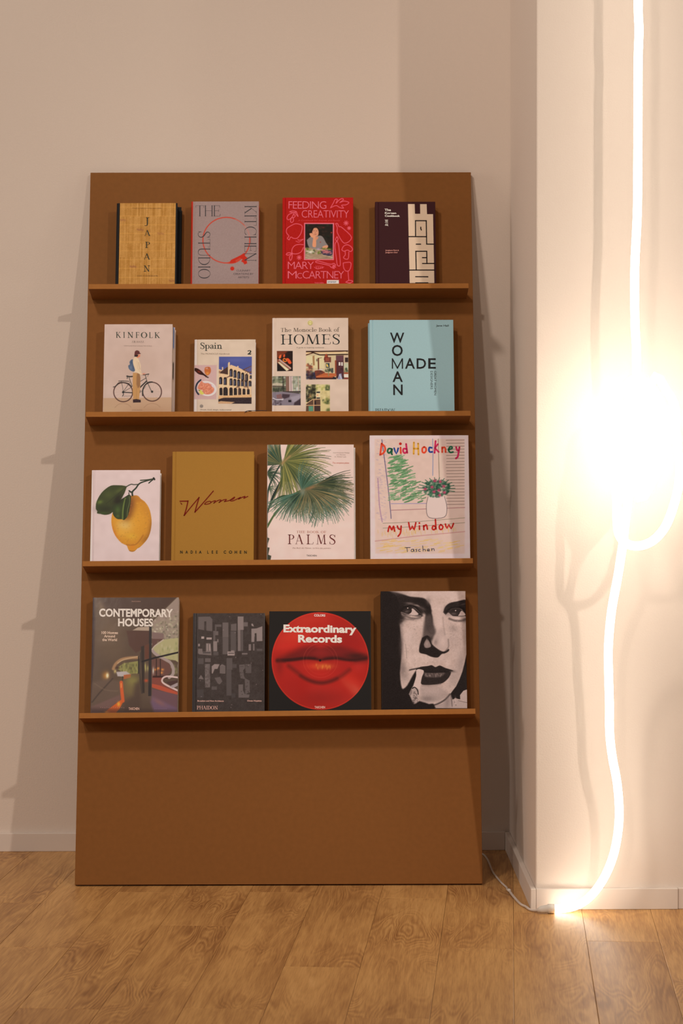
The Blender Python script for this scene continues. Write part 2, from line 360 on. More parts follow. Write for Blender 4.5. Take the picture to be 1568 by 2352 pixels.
def art_kinfolk():
    c = Canvas(8.476, KINFOLK, 1.25, bg=(188, 160, 142))
    c.grain(120, 4, 4); c.blob(750, 900, 700, 500, (178, 148, 128), .7)
    c.fill([(60, 1520), (700, 1512), (1500, 1500), (1500, 1900), (60, 1900)], (176, 140, 108), 5)
    c.blob(1000, 1800, 500, 150, (160, 120, 88), .7); c.blob(200, 1800, 300, 150, (180, 148, 110), .6)
    for x in (480, 1045):
        c.stroke([(x - 160, 1700), (x - 90, 1640), (x, 1620), (x + 90, 1640), (x + 150, 1690)], 16, (150, 112, 84), .5, 4, 6)
    D = (44, 42, 38); B = (84, 48, 40)
    def ring(x, y, r, w, col):
        c.stroke([(x + r * math.cos(t * .1571), y + r * math.sin(t * .1571)) for t in range(41)], w, col)
    for x, y, r in ((484, 1405, 185), (1045, 1393, 184)):
        for k in range(14):
            a = k * .449
            c.stroke([(x, y), (x + r * math.cos(a), y + r * math.sin(a))], 4, (140, 116, 100), .5)
        ring(x, y, r, 17, B); ring(x, y, r - 9, 6, (60, 50, 44))
        c.blob(x, y, 22, 22, D, 1, hard=1)
    def L(p, w=11, col=D, sm=0): c.stroke(p, w, col, 1, sm)
    L([(295, 1305), (340, 1290), (400, 1225), (490, 1215), (590, 1240), (650, 1300)], 14, D, 4)
    L([(860, 1470), (862, 1370), (900, 1280), (970, 1215), (1050, 1205)], 20, D, 4)
    L([(400, 1192), (480, 1188), (600, 1196)], 13); L([(450, 1195), (475, 1300), (484, 1400)], 7); L([(615, 1215), (560, 1290), (490, 1390)], 8)
    L([(484, 1405), (660, 1416)], 18); L([(490, 1400), (640, 1310)], 7); L([(600, 1120), (660, 1290)], 11); L([(490, 1480), (650, 1478)], 5); L([(484, 1410), (490, 1450), (470, 1480)], 14)
    L([(560, 1095), (620, 1105), (700, 1098)], 24); L([(575, 1090), (565, 1140)], 14)
    L([(820, 1195), (930, 1130)], 10); L([(815, 1310), (940, 1190)], 24); L([(920, 1080), (945, 1190), (1035, 1390)], 11); L([(850, 1062), (900, 1070), (985, 1052)], 16); L([(985, 1052), (960, 1100)], 6)
    L([(925, 1290), (840, 1390), (805, 1410)], 6); L([(820, 1370), (795, 1430)], 10)
    # the standing rider, seen from the side
    c.fill([(690, 770), (650, 775), (615, 820), (620, 870), (590, 890), (600, 950), (640, 990), (690, 1008), (722, 985), (700, 900)], (76, 88, 104), 5, 1, 3)
    c.blob(640, 930, 22, 40, (104, 116, 132), .7); c.blob(655, 830, 14, 34, (52, 64, 84), .7); c.blob(690, 900, 10, 60, (50, 60, 80), .8)
    c.fill([(680, 1030), (800, 1030), (822, 1120), (815, 1330), (790, 1540), (680, 1545), (668, 1400), (672, 1150)], (176, 128, 76), 4)
    c.fill([(760, 1040), (805, 1035), (822, 1130), (812, 1290), (770, 1330), (745, 1250), (750, 1120)], (128, 88, 56), 8, .8)
    c.stroke([(745, 1060), (742, 1540)], 8, (140, 100, 62), .5, soft=6)
    c.fill([(700, 740), (760, 725), (800, 790), (830, 890), (828, 960), (850, 1040), (880, 1050), (860, 1070), (800, 1050), (740, 1020), (690, 1020), (722, 980), (690, 880), (680, 800)], (204, 176, 140), 4, 1, 3)
    c.stroke([(790, 830), (812, 960)], 10, (150, 118, 90), .6, soft=8); c.stroke([(760, 800), (770, 940), (840, 1040)], 6, (160, 128, 98), .6, soft=5)
    c.blob(888, 1050, 34, 14, (190, 108, 82), .95)
    c.fill([(768, 690), (820, 668), (826, 700), (815, 722), (790, 730), (782, 745), (750, 735)], (196, 118, 84), 4)
    c.fill([(706, 712), (722, 680), (780, 682), (772, 715), (735, 718)], (40, 28, 26), 4, 1, 3)
    c.fill([(714, 660), (725, 612), (765, 594), (805, 612), (818, 645), (838, 660), (800, 668), (715, 690)], (84, 40, 36), 4, 1, 3)
    c.stroke([(750, 600), (765, 640), (770, 680)], 5, (110, 62, 52), .6)
    c.fill([(672, 1545), (740, 1535), (822, 1552), (825, 1600), (672, 1605)], (44, 28, 30), 4); c.stroke([(690, 1570), (800, 1575)], 7, (84, 60, 60), .8)
    return c
def art_spain():
    c = Canvas(9.8, SPAIN, 1.2, bg=(196, 172, 146))
    c.grain(120, 4, 4)
    c.fill([(90, 90), (175, 90), (160, 1800), (60, 1800)], (202, 184, 170), 8); c.stroke([(182, 95), (165, 1730)], 8, (160, 138, 118), .7, soft=4)
    c.fill([(60, 676), (612, 676), (598, 1440), (50, 1440)], (186, 150, 140)); c.blob(330, 1300, 260, 120, (176, 138, 128), .5)
    c.fill([(100, 745), (170, 745), (260, 800), (330, 870), (430, 950), (400, 965), (310, 905), (210, 880), (110, 790)], (46, 22, 18), 5, 1, 3); c.blob(215, 825, 50, 24, (120, 40, 24), .9, .5)
    c.fill([(350, 730), (400, 715), (465, 725), (485, 800), (460, 870), (400, 910), (350, 860), (338, 790)], (176, 92, 46), 5, 1, 3); c.blob(405, 860, 40, 34, (206, 140, 60), .8); c.blob(400, 750, 44, 20, (196, 150, 130), .8); c.blob(430, 745, 16, 12, (120, 44, 30), .8)
    c.stroke([(400, 910), (395, 980)], 8, (190, 170, 160), .8); c.blob(400, 985, 60, 14, (200, 178, 168), .7)
    c.blob(390, 1200, 215, 165, (212, 200, 202), 1, .25, 1); c.blob(390, 1200, 190, 140, (198, 180, 180), 1, .25, 1)
    c.stroke([(255, 1010), (180, 1080), (145, 1180), (160, 1270), (205, 1330)], 34, (34, 42, 54), 1, 4)
    c.fill([(270, 1030), (340, 1080), (430, 1080), (480, 1140), (550, 1200), (530, 1280), (440, 1330), (330, 1320), (300, 1240), (190, 1210), (200, 1130)], (196, 118, 88), 6, 1, 3)
    for k in range(70):
        a = c.rnd.random() * 6.28; r = c.rnd.random() ** .5
        c.blob(370 + 150 * r * math.cos(a), 1195 + 115 * r * math.sin(a), 14, 9, c.rnd.choice([(214, 140, 106), (178, 92, 66), (226, 160, 130), (168, 80, 60)]), .8, c.rnd.random() * 3)
    c.fill([(205, 1230), (260, 1235), (325, 1320), (270, 1335), (225, 1300)], (196, 182, 84), 5, 1, 3); c.stroke([(205, 1235), (230, 1250)], 16, (50, 40, 30), .8)
    # arcaded building under a blue sky
    c.begin(); c.fill([(662, 484), (1396, 484), (1384, 1538), (642, 1538)], (72, 78, 128)); c.fill([(640, 1380), (1390, 1360), (1390, 1540), (640, 1540)], (186, 144, 104)); c.blob(1050, 560, 260, 60, (88, 92, 140), .7); c.blob(760, 680, 150, 60, (64, 70, 122), .7)
    W = (206, 170, 128); K = (44, 36, 34)
    c.fill([(655, 765), (730, 790), (730, 720), (755, 720), (755, 790), (870, 700), (872, 610), (905, 610), (905, 690), (930, 668), (1060, 715), (1078, 690), (1098, 700), (1098, 730), (1340, 850), (1340, 880), (1388, 880), (1386, 1400), (645, 1400), (652, 860)], W, 4)
    c.fill([(655, 855), (870, 700), (872, 890), (760, 870)], (70, 48, 40), 5); c.fill([(655, 800), (700, 800), (690, 850), (655, 858)], (150, 110, 80), 5)
    c.fill([(1180, 780), (1388, 685), (1388, 700), (1230, 780), (1340, 830), (1388, 800), (1388, 860), (1340, 855)], (90, 60, 50), 4)
    for k in range(4): c.stroke([(1250 + k * 42, 760 - k * 18), (1250 + k * 42, 850)], 10, (120, 90, 80))
    def arch(x, y0, y1, w, col=K, inn=(90, 92, 110)):
        p = [(x - w, y1), (x - w, y0 + w)] + [(x - w * math.cos(t * math.pi / 6), y0 + w - w * math.sin(t * math.pi / 6)) for t in range(1, 6)] + [(x + w, y0 + w), (x + w, y1)]
        c.fill(p, col, 3)
        if inn: c.rect(x - w * .6, y0 + w * 1.2, x + w * .05, y1 - 15, inn, 5, .9)
    for k in range(5): arch(932 + k * 86, 756 + k * 28, 935 + k * 24, 34)
    for k in range(2): arch(700 + k * 100, 940 + k * 4, 1105 + k * 14, 36)
    for k in range(6): arch(930 + k * 84, 970 + k * 10, 1130 + k * 8, 33)
    arch(1370, 900, 980, 26); arch(705, 1178, 1350, 36, K, None); arch(805, 1165, 1355, 50, K, None); c.stroke([(745, 1170), (745, 1350)], 10, W)
    for k in range(5): arch(928 + k * 96, 1172 + k * 8, 1352 - k * 6, 38 - k * 2, K, None)
    c.stroke([(872, 640), (868, 1130)], 16, (220, 182, 136)); c.stroke([(655, 1130), (870, 1152), (1388, 1160)], 18, (216, 180, 134))
    for p in ([(830, 960), (900, 920)], [(1180, 1050), (1260, 1000), (1280, 870)], [(1050, 1170), (1105, 1150), (1110, 1340)], [(1220, 1160), (1300, 1160), (1310, 1220)]):
        c.stroke(p, 24, (96, 68, 56), .8, soft=6)
    c.fill([(645, 1370), (1386, 1330), (1386, 1400), (645, 1420)], (196, 152, 104), 6); c.fill([(645, 1440), (760, 1405), (1386, 1395), (1384, 1538), (930, 1538), (1010, 1500), (700, 1480), (645, 1495)], (50, 38, 38), 8)
    c.grain(16, 8, 6, area=(662, 860, 1388, 1538)); c.end([(664, 486), (1396, 484), (1384, 1538), (642, 1538)])
    c.blob(268, 1594, 38, 38, (126, 112, 98), 1, hard=1); c.blob(268, 1594, 28, 28, (170, 150, 132), .9); c.stroke([(248, 1580), (256, 1612), (268, 1585), (280, 1612), (290, 1580)], 7, (96, 84, 74))
    return c
def art_homes():
    c = Canvas(8.04, HOMES, 1.2, bg=(198, 172, 148))
    c.grain(120, 4, 4); c.fill([(60, 60), (120, 60), (90, 1900), (40, 1900)], (206, 186, 170), 20, .7)
    R = c.rnd
    def sp(x0, y0, x1, y1, n, cols, r=18, al=.7, ry=None):
        for k in range(n): c.blob(x0 + R.random() * (x1 - x0), y0 + R.random() * (y1 - y0), r * (.5 + R.random()), (ry or r) * (.5 + R.random()), R.choice(cols), al)
    # piano keys picture
    c.begin(); c.rect(172, 692, 464, 1064, (34, 20, 16)); c.fill([(172, 692), (380, 692), (300, 760), (172, 820)], (110, 48, 26), 20)
    c.fill([(200, 820), (225, 765), (255, 760), (250, 815), (220, 835)], (226, 92, 44), 5); c.fill([(280, 800), (300, 750), (325, 760), (315, 810)], (200, 76, 38), 5)
    c.stroke([(300, 830), (285, 860), (310, 885), (345, 880), (340, 850), (300, 830)], 18, (220, 110, 40), 1, 3); c.fill([(340, 830), (385, 830), (440, 910), (400, 935), (365, 890)], (214, 74, 36), 5, 1, 2)
    c.fill([(172, 850), (230, 840), (430, 1000), (420, 1030), (350, 1060), (172, 920)], (150, 90, 66), 5); c.fill([(190, 900), (230, 890), (400, 1030), (345, 1062)], (214, 190, 150), 4); c.stroke([(215, 850), (425, 1015)], 10, (200, 190, 180)); c.stroke([(200, 880), (400, 1035)], 8, (40, 26, 22))
    c.fill([(172, 900), (172, 1064), (340, 1064)], (24, 18, 16), 4); c.fill([(172, 840), (200, 850), (190, 900), (172, 900)], (120, 60, 36), 4)
    c.end([(172, 692), (464, 690), (460, 1064), (168, 1066)])
    # dining room picture
    c.begin()
    c.fill([(706, 692), (1488, 690), (1484, 1218), (698, 1220)], (188, 166, 126))
    c.fill([(706, 692), (1488, 690), (1488, 720), (850, 740), (706, 775)], (206, 172, 124), 4)
    c.stroke([(706, 705), (1488, 700)], 26, (50, 24, 18)); c.stroke([(706, 770), (850, 725)], 18, (70, 34, 24)); c.stroke([(770, 700), (960, 770), (1488, 762)], 20, (44, 22, 16), 1); c.fill([(880, 735), (1440, 710), (1460, 740), (1000, 755)], (206, 176, 130), 4)
    c.fill([(706, 790), (950, 780), (1040, 800), (1040, 1020), (706, 1000)], (200, 184, 138), 10); c.fill([(825, 790), (860, 780), (865, 960), (830, 960)], (150, 110, 70), 6)
    c.fill([(920, 830), (945, 820), (945, 1040), (920, 1040)], (96, 44, 26), 4); c.stroke([(925, 830), (990, 822)], 8, (90, 40, 26)); c.blob(905, 865, 12, 24, (40, 34, 30), .9)
    c.fill([(1060, 755), (1090, 750), (1130, 850), (1040, 870), (1030, 850)], (120, 48, 30), 4); c.stroke([(1075, 770), (1060, 850)], 14, (196, 90, 50), .8, soft=5); c.rect(1040, 810, 1165, 905, (90, 36, 30), 4, .85); c.rect(1060, 820, 1130, 880, (150, 76, 50), 6, .7)
    c.rect(1068, 920, 1136, 1005, (46, 60, 60), 3); c.fill([(1075, 935), (1100, 940), (1120, 990), (1080, 985)], (206, 170, 80), 3)
    c.rect(1255, 780, 1395, 1200, (76, 40, 40), 3); c.rect(1262, 785, 1390, 880, (92, 56, 60), 6); c.rect(1235, 870, 1262, 1110, (130, 56, 34), 4); c.rect(1305, 905, 1335, 965, (230, 222, 206), 4); c.rect(1352, 905, 1378, 970, (214, 206, 190), 4); sp(1280, 980, 1395, 1200, 16, [(40, 24, 24), (70, 40, 50)], 20)
    c.rect(1400, 780, 1488, 1030, (188, 160, 130), 3); c.rect(1420, 820, 1486, 905, (50, 34, 30), 3); c.rect(1400, 920, 1486, 1020, (176, 172, 140), 4); sp(1410, 1020, 1486, 1080, 14, [(60, 80, 50), (40, 56, 40)], 14); c.rect(1400, 1090, 1486, 1120, (150, 70, 44), 4); c.rect(1400, 1125, 1484, 1180, (214, 196, 180), 4); c.rect(1400, 1185, 1484, 1215, (120, 50, 40), 4)
    sp(706, 930, 830, 1100, 40, [(150, 66, 40), (70, 50, 40), (196, 110, 70), (40, 50, 40), (100, 40, 34)], 18); sp(704, 1080, 880, 1215, 40, [(26, 22, 26), (50, 36, 36), (40, 40, 70), (80, 40, 30)], 24)
    c.fill([(860, 1060), (960, 1040), (1040, 1080), (1060, 1110), (960, 1140), (880, 1180)], (110, 52, 36), 5); sp(890, 1070, 1010, 1130, 14, [(40, 50, 50), (70, 40, 40)], 12, .8, 8); c.blob(970, 1040, 44, 10, (210, 210, 220), .8)
    c.fill([(880, 1165), (1040, 1100), (1250, 1110), (1270, 1150), (1180, 1190), (900, 1200)], (166, 84, 46), 5); c.stroke([(900, 1170), (1240, 1135)], 8, (206, 130, 80), .6); c.rect(880, 1185, 1200, 1216, (60, 26, 22), 6)
    sp(1060, 1020, 1200, 1080, 24, [(34, 50, 38), (60, 76, 50), (24, 30, 26)], 16); c.rect(1170, 1010, 1200, 1100, (60, 66, 60), 6); c.stroke([(1110, 1060), (1118, 1150)], 20, (120, 120, 80), .8)
    c.fill([(1180, 1215), (1200, 1170), (1250, 1180), (1260, 1216)], (30, 26, 34), 4, 1); c.fill([(1280, 1216), (1310, 1120), (1350, 1110), (1370, 1216)], (130, 130, 150), 8); c.stroke([(1320, 1130), (1350, 1210)], 14, (210, 200, 200), .8, soft=5)
    c.end([(706, 694), (1500, 690), (1500, 1218), (698, 1220)])
    # terrace picture
    c.begin()
    c.fill([(70, 1156), (604, 1156), (598, 1690), (66, 1690)], (110, 104, 84)); sp(74, 1160, 330, 1330, 60, [(60, 66, 44), (120, 124, 90), (40, 44, 34), (176, 172, 150), (90, 100, 60)], 24)
    c.fill([(80, 1290), (160, 1270), (270, 1290), (270, 1335), (80, 1325)], (196, 176, 150), 14, .8); c.stroke([(72, 1340), (330, 1345)], 12, (70, 50, 44)); sp(74, 1370, 360, 1440, 30, [(50, 56, 40), (80, 80, 60), (36, 40, 32)], 22)
    c.rect(330, 1160, 390, 1440, (120, 88, 72), 4); c.rect(392, 1160, 456, 1450, (196, 172, 160), 4); c.rect(415, 1160, 430, 1450, (130, 106, 100), 4); c.rect(460, 1160, 600, 1450, (150, 150, 130), 6); sp(465, 1170, 600, 1430, 40, [(176, 172, 140), (120, 120, 90), (196, 190, 176), (96, 90, 76)], 22)
    c.rect(552, 1160, 566, 1450, (176, 150, 130), 3); c.stroke([(278, 1160), (280, 1520)], 14, (40, 32, 30)); c.stroke([(275, 1445), (600, 1440)], 22, (50, 38, 36)); c.stroke([(400, 1475), (560, 1470)], 20, (40, 32, 34))
    c.fill([(68, 1450), (270, 1440), (600, 1480), (600, 1690), (66, 1690)], (120, 108, 112), 8); c.fill([(260, 1480), (400, 1490), (390, 1540), (300, 1570), (250, 1540)], (62, 46, 50), 12)
    c.fill([(400, 1540), (590, 1490), (598, 1600), (460, 1640)], (150, 138, 142), 24, .8); c.fill([(480, 1640), (600, 1560), (600, 1690), (470, 1690)], (56, 42, 46), 14); c.rect(370, 1590, 425, 1632, (30, 24, 28), 4)
    c.fill([(150, 1500), (240, 1480), (260, 1570), (160, 1560)], (120, 84, 80), 6); c.stroke([(90, 1560), (160, 1590), (270, 1580)], 22, (196, 184, 180), .9, 3); c.stroke([(85, 1575), (160, 1605), (240, 1600)], 9, (30, 22, 24)); sp(70, 1610, 230, 1685, 20, [(60, 46, 50), (150, 138, 140), (40, 30, 34)], 22, .7, 12)
    c.end([(50, 1156), (604, 1156), (598, 1690), (50, 1690)])
    # garden house picture
    c.begin()
    c.fill([(696, 1308), (1138, 1308), (1134, 1900), (690, 1900)], (196, 180, 130)); sp(700, 1320, 880, 1640, 90, [(46, 42, 28), (70, 66, 40), (30, 28, 22), (90, 86, 50)], 24, .85)
    sp(880, 1310, 1134, 1420, 30, [(210, 190, 130), (150, 150, 70), (190, 170, 110)], 22); sp(1060, 1330, 1134, 1460, 24, [(60, 70, 40), (90, 96, 50), (40, 46, 34)], 20)
    c.rect(880, 1440, 965, 1800, (206, 186, 140), 4)
    for y in (1440, 1548, 1655): c.rect(888, y, 955, y + 26, (34, 38, 40), 4)
    c.blob(908, 1505, 14, 18, (226, 120, 80), .9); c.rect(965, 1420, 1134, 1800, (196, 176, 120), 8); sp(1000, 1560, 1134, 1660, 26, [(70, 80, 40), (120, 120, 60), (50, 60, 34)], 20); sp(970, 1440, 1134, 1560, 14, [(214, 196, 150), (176, 156, 100)], 26); sp(1080, 1750, 1134, 1800, 10, [(90, 96, 50)], 20)
    sp(710, 1480, 800, 1560, 8, [(190, 110, 60)], 8, .8)
    c.fill([(700, 1660), (800, 1585), (960, 1575), (960, 1800), (690, 1800)], (86, 60, 44), 6); c.stroke([(705, 1655), (815, 1582), (958, 1576)], 11, (214, 170, 120)); c.stroke([(698, 1690), (958, 1688)], 11, (206, 160, 112)); c.stroke([(838, 1585), (836, 1800)], 12, (206, 160, 112)); c.rect(742, 1705, 826, 1800, (84, 130, 100), 3); c.rect(850, 1610, 880, 1680, (40, 30, 30), 4); c.rect(848, 1700, 955, 1800, (60, 42, 36), 5); c.end([(696, 1308), (1138, 1308), (1134, 1950), (690, 1950)])
    return c
def art_lemon():
    c = Canvas(8.476, LEMON, 1.25, bg=(203, 178, 168)); c.grain(120, 3, 4)
    c.stroke([(195, 80), (135, 1850)], 7, (160, 140, 132), .7, soft=4); c.fill([(100, 60), (170, 60), (110, 1900), (40, 1900)], (212, 196, 194), 10, .8)
    body = [(905, 585), (1010, 580), (1060, 610), (1090, 650), (1160, 700), (1220, 780), (1262, 880), (1284, 1000), (1288, 1120), (1268, 1260), (1225, 1380), (1160, 1475), (1060, 1575), (1010, 1600), (950, 1655), (895, 1668), (845, 1650), (815, 1590), (795, 1545), (700, 1500), (610, 1400), (550, 1290), (515, 1150), (515, 1020), (545, 900), (640, 760), (780, 640)]
    c.fill(body, (190, 126, 40), 4, 1, 2)
    def inside(f):
        b = c.a.copy(); f(); m = Canvas(8.476, LEMON, 1.25, bg=(0, 0, 0)); m.fill(body, (1, 1, 1), 4, 1, 2); c.a = b + (c.a - b) * m.a
    def sh():
        c.blob(860, 1080, 330, 330, (206, 146, 48), .8); c.blob(760, 1160, 150, 130, (204, 168, 96), .85); c.blob(700, 1290, 160, 90, (206, 150, 56), .8); c.blob(900, 1370, 120, 60, (204, 160, 52), .6)
        c.blob(1290, 1250, 70, 320, (132, 80, 34), .8, .15); c.blob(1180, 1420, 130, 70, (140, 88, 34), .7, -.8); c.blob(560, 1330, 60, 260, (186, 104, 34), .7, -.4); c.blob(1060, 660, 120, 60, (170, 104, 40), .6, .4)
        c.blob(880, 760, 110, 220, (110, 62, 34), .9, .15); c.blob(830, 960, 90, 130, (110, 62, 30), .7, .4); c.blob(1200, 880, 80, 170, (182, 120, 42), .6, -.5)
        c.blob(905, 1580, 70, 60, (196, 120, 36), .9); c.stroke([(790, 1530), (880, 1538), (980, 1520), (1060, 1440), (1120, 1350)], 20, (150, 86, 32), .7, 4, 12); c.stroke([(845, 1650), (950, 1655), (1040, 1585)], 14, (120, 72, 30), .7, 3, 8)
        for k in range(160): c.blob(560 + c.rnd.random() * 720, 700 + c.rnd.random() * 850, 12, 9, c.rnd.choice([(214, 160, 64), (168, 108, 36), (150, 100, 44)]), .35)
    inside(sh)
    S = (42, 48, 36)
    c.stroke([(825, 405), (905, 365), (960, 372), (1050, 368)], 18, S, 1, 3); c.stroke([(930, 580), (930, 510), (1000, 440), (1060, 360), (1150, 318), (1330, 270)], 34, S, 1, 3, w1=22); c.stroke([(1090, 292), (1240, 280), (1350, 262)], 22, (54, 60, 42)); c.stroke([(1345, 250), (1360, 275)], 34, (34, 32, 28)); c.stroke([(1250, 345), (1290, 310), (1330, 280)], 22, S); c.stroke([(870, 492), (890, 512), (930, 520)], 30, S, 1, 2); c.stroke([(860, 530), (868, 585), (860, 640)], 16, S, 1)
    L1 = [(825, 405), (740, 385), (620, 378), (520, 385), (420, 445), (330, 530), (260, 640), (222, 740), (218, 840), (245, 880), (238, 925), (300, 935), (380, 955), (470, 945), (540, 900), (620, 790), (710, 650), (780, 530)]
    c.fill(L1, (58, 62, 36), 4, 1, 2); c.blob(300, 705, 60, 40, (92, 106, 46), .9, -.3); c.blob(680, 480, 120, 46, (82, 88, 44), .7, -.5); c.blob(470, 560, 110, 90, (76, 82, 42), .6); c.blob(400, 840, 170, 70, (44, 46, 32), .8); c.blob(640, 640, 110, 60, (42, 38, 30), .9, -.9); c.stroke([(820, 410), (640, 560), (420, 740)], 14, (50, 52, 34), .8, 3, 8); c.blob(360, 920, 70, 20, (56, 76, 36), .7)
    L2 = [(860, 560), (900, 590), (895, 700), (868, 850), (840, 960), (800, 1020), (755, 1058), (720, 1040), (640, 1040), (580, 1000), (545, 940), (540, 860), (530, 800), (590, 740), (720, 650)]
    c.fill(L2, (50, 56, 34), 4, 1, 2); c.blob(640, 860, 60, 80, (70, 88, 42), .8); c.blob(640, 980, 40, 40, (78, 96, 44), .6); c.stroke([(790, 640), (762, 740), (738, 880), (730, 1030)], 26, (104, 118, 56), .9, 3, 10); c.stroke([(800, 660), (780, 800), (762, 1030)], 16, (36, 42, 28), .8, 3, 5); c.stroke([(868, 600), (870, 720), (830, 860), (820, 990)], 9, (120, 122, 70), .8, 3, 4); c.blob(660, 690, 90, 46, (40, 36, 28), .9, -.4)
    return c
def art_palms():
    c = Canvas(7.127, PALMS, 1.35, bg=(206, 178, 162)); c.grain(120, 3, 4); R = c.rnd
    def frond(cx, cy, a0, a1, n, r0, r1, cols, w=14, bend=.25, tip=(150, 140, 110), ax=1, ay=1, start=.0):
        for k in range(n):
            a = math.radians(a0 + (a1 - a0) * (k + R.random() * .6) / n); L = (r0 + (r1 - r0) * R.random())
            b = bend * (R.random() * .6 + .7); P = []
            for j in range(6):
                t = start + (1 - start) * j / 5; aa = a + b * t * t
                P.append((cx + ax * L * t * math.cos(aa), cy + ay * L * t * math.sin(aa) + 40 * t * t))
            col = R.choice(cols)
            c.stroke(P, w, col, .95, 0, 2, w1=w * .35)
            c.stroke(P[3:], w * .3, tip, .5, 0, 2, w1=2)
    G1 = [(92, 94, 46), (66, 72, 38), (120, 116, 58), (50, 60, 38), (140, 130, 70), (84, 90, 50)]
    G2 = [(62, 84, 60), (44, 62, 44), (96, 92, 56), (34, 50, 38), (116, 104, 62), (52, 74, 58)]
    T = [(70, 98, 76), (44, 72, 56), (86, 112, 90), (52, 80, 66)]
    def stem(P, w, col=(44, 56, 38), w1=None): c.stroke(P, w, col, 1, 5, 2, w1)
    frond(60, 560, -65, 60, 46, 150, 290, [(48, 62, 46), (36, 50, 38), (70, 84, 60)], 12, .2)
    frond(90, 800, -60, 70, 22, 90, 180, [(60, 74, 54), (90, 100, 76)], 8, .3)
    frond(300, 400, -185, -95, 60, 420, 560, G2, 20, .1); frond(290, 400, 95, 60, 16, 330, 480, G2, 12, -.1)
    stem([(55, 1400), (70, 900), (150, 640), (300, 380)], 30, (40, 56, 44), 22); stem([(55, 1230), (130, 1010), (190, 880), (350, 600)], 22, (36, 46, 38), 60)
    stem([(230, 850), (300, 700), (360, 620)], 30, (90, 60, 44)); 
    frond(340, 360, -80, 100, 150, 560, 800, G1, 17, .12); frond(340, 380, 95, 70, 20, 480, 540, G1, 14, -.05)
    c.stroke([(300, 400), (400, 300), (560, 200), (740, 100)], 70, (116, 104, 60), .8, 4, 22, w1=20); c.stroke([(310, 390), (440, 270)], 24, (150, 116, 74), .8, 0, 10)
    frond(640, 830, -115, -20, 80, 330, 560, T + G2[:2], 13, .25); 
    stem([(60, 1180), (160, 1020), (300, 930), (440, 915), (600, 840)], 26, (52, 66, 42), 22); stem([(55, 1440), (200, 1200), (420, 950), (600, 850)], 34, (70, 84, 48), 18)
    frond(640, 860, 165, 25, 150, 470, 600, T, 14, -.12, ax=1.25, ay=.82); frond(900, 800, 100, 10, 70, 480, 640, T, 15, .1, ax=1.05, ay=.95)
    frond(660, 840, 160, 95, 36, 330, 450, G2, 15, -.12); frond(700, 800, 105, -28, 170, 400, 600, [(62, 72, 48), (84, 80, 50), (120, 100, 62), (40, 54, 40), (146, 122, 78), (52, 66, 48), (58, 60, 42)], 16, .08, ax=1.42, ay=.78)
    frond(880, 740, -35, 10, 40, 420, 620, [(50, 58, 40), (40, 50, 36), (72, 76, 48)], 18, .1)
    c.stroke([(620, 850), (760, 780), (900, 720), (1100, 640)], 44, (104, 88, 58), .7, 4, 18, w1=10); c.blob(640, 860, 50, 66, (110, 116, 96), .8); c.blob(780, 790, 80, 26, (140, 100, 66), .7, -.4)
    c.fill([(40, 1400), (60, 1400), (66, 1600), (95, 1620), (70, 1700), (64, 1760), (98, 1770), (75, 1880), (125, 1900), (110, 1980), (30, 1980)], (58, 56, 42), 6)
    return c
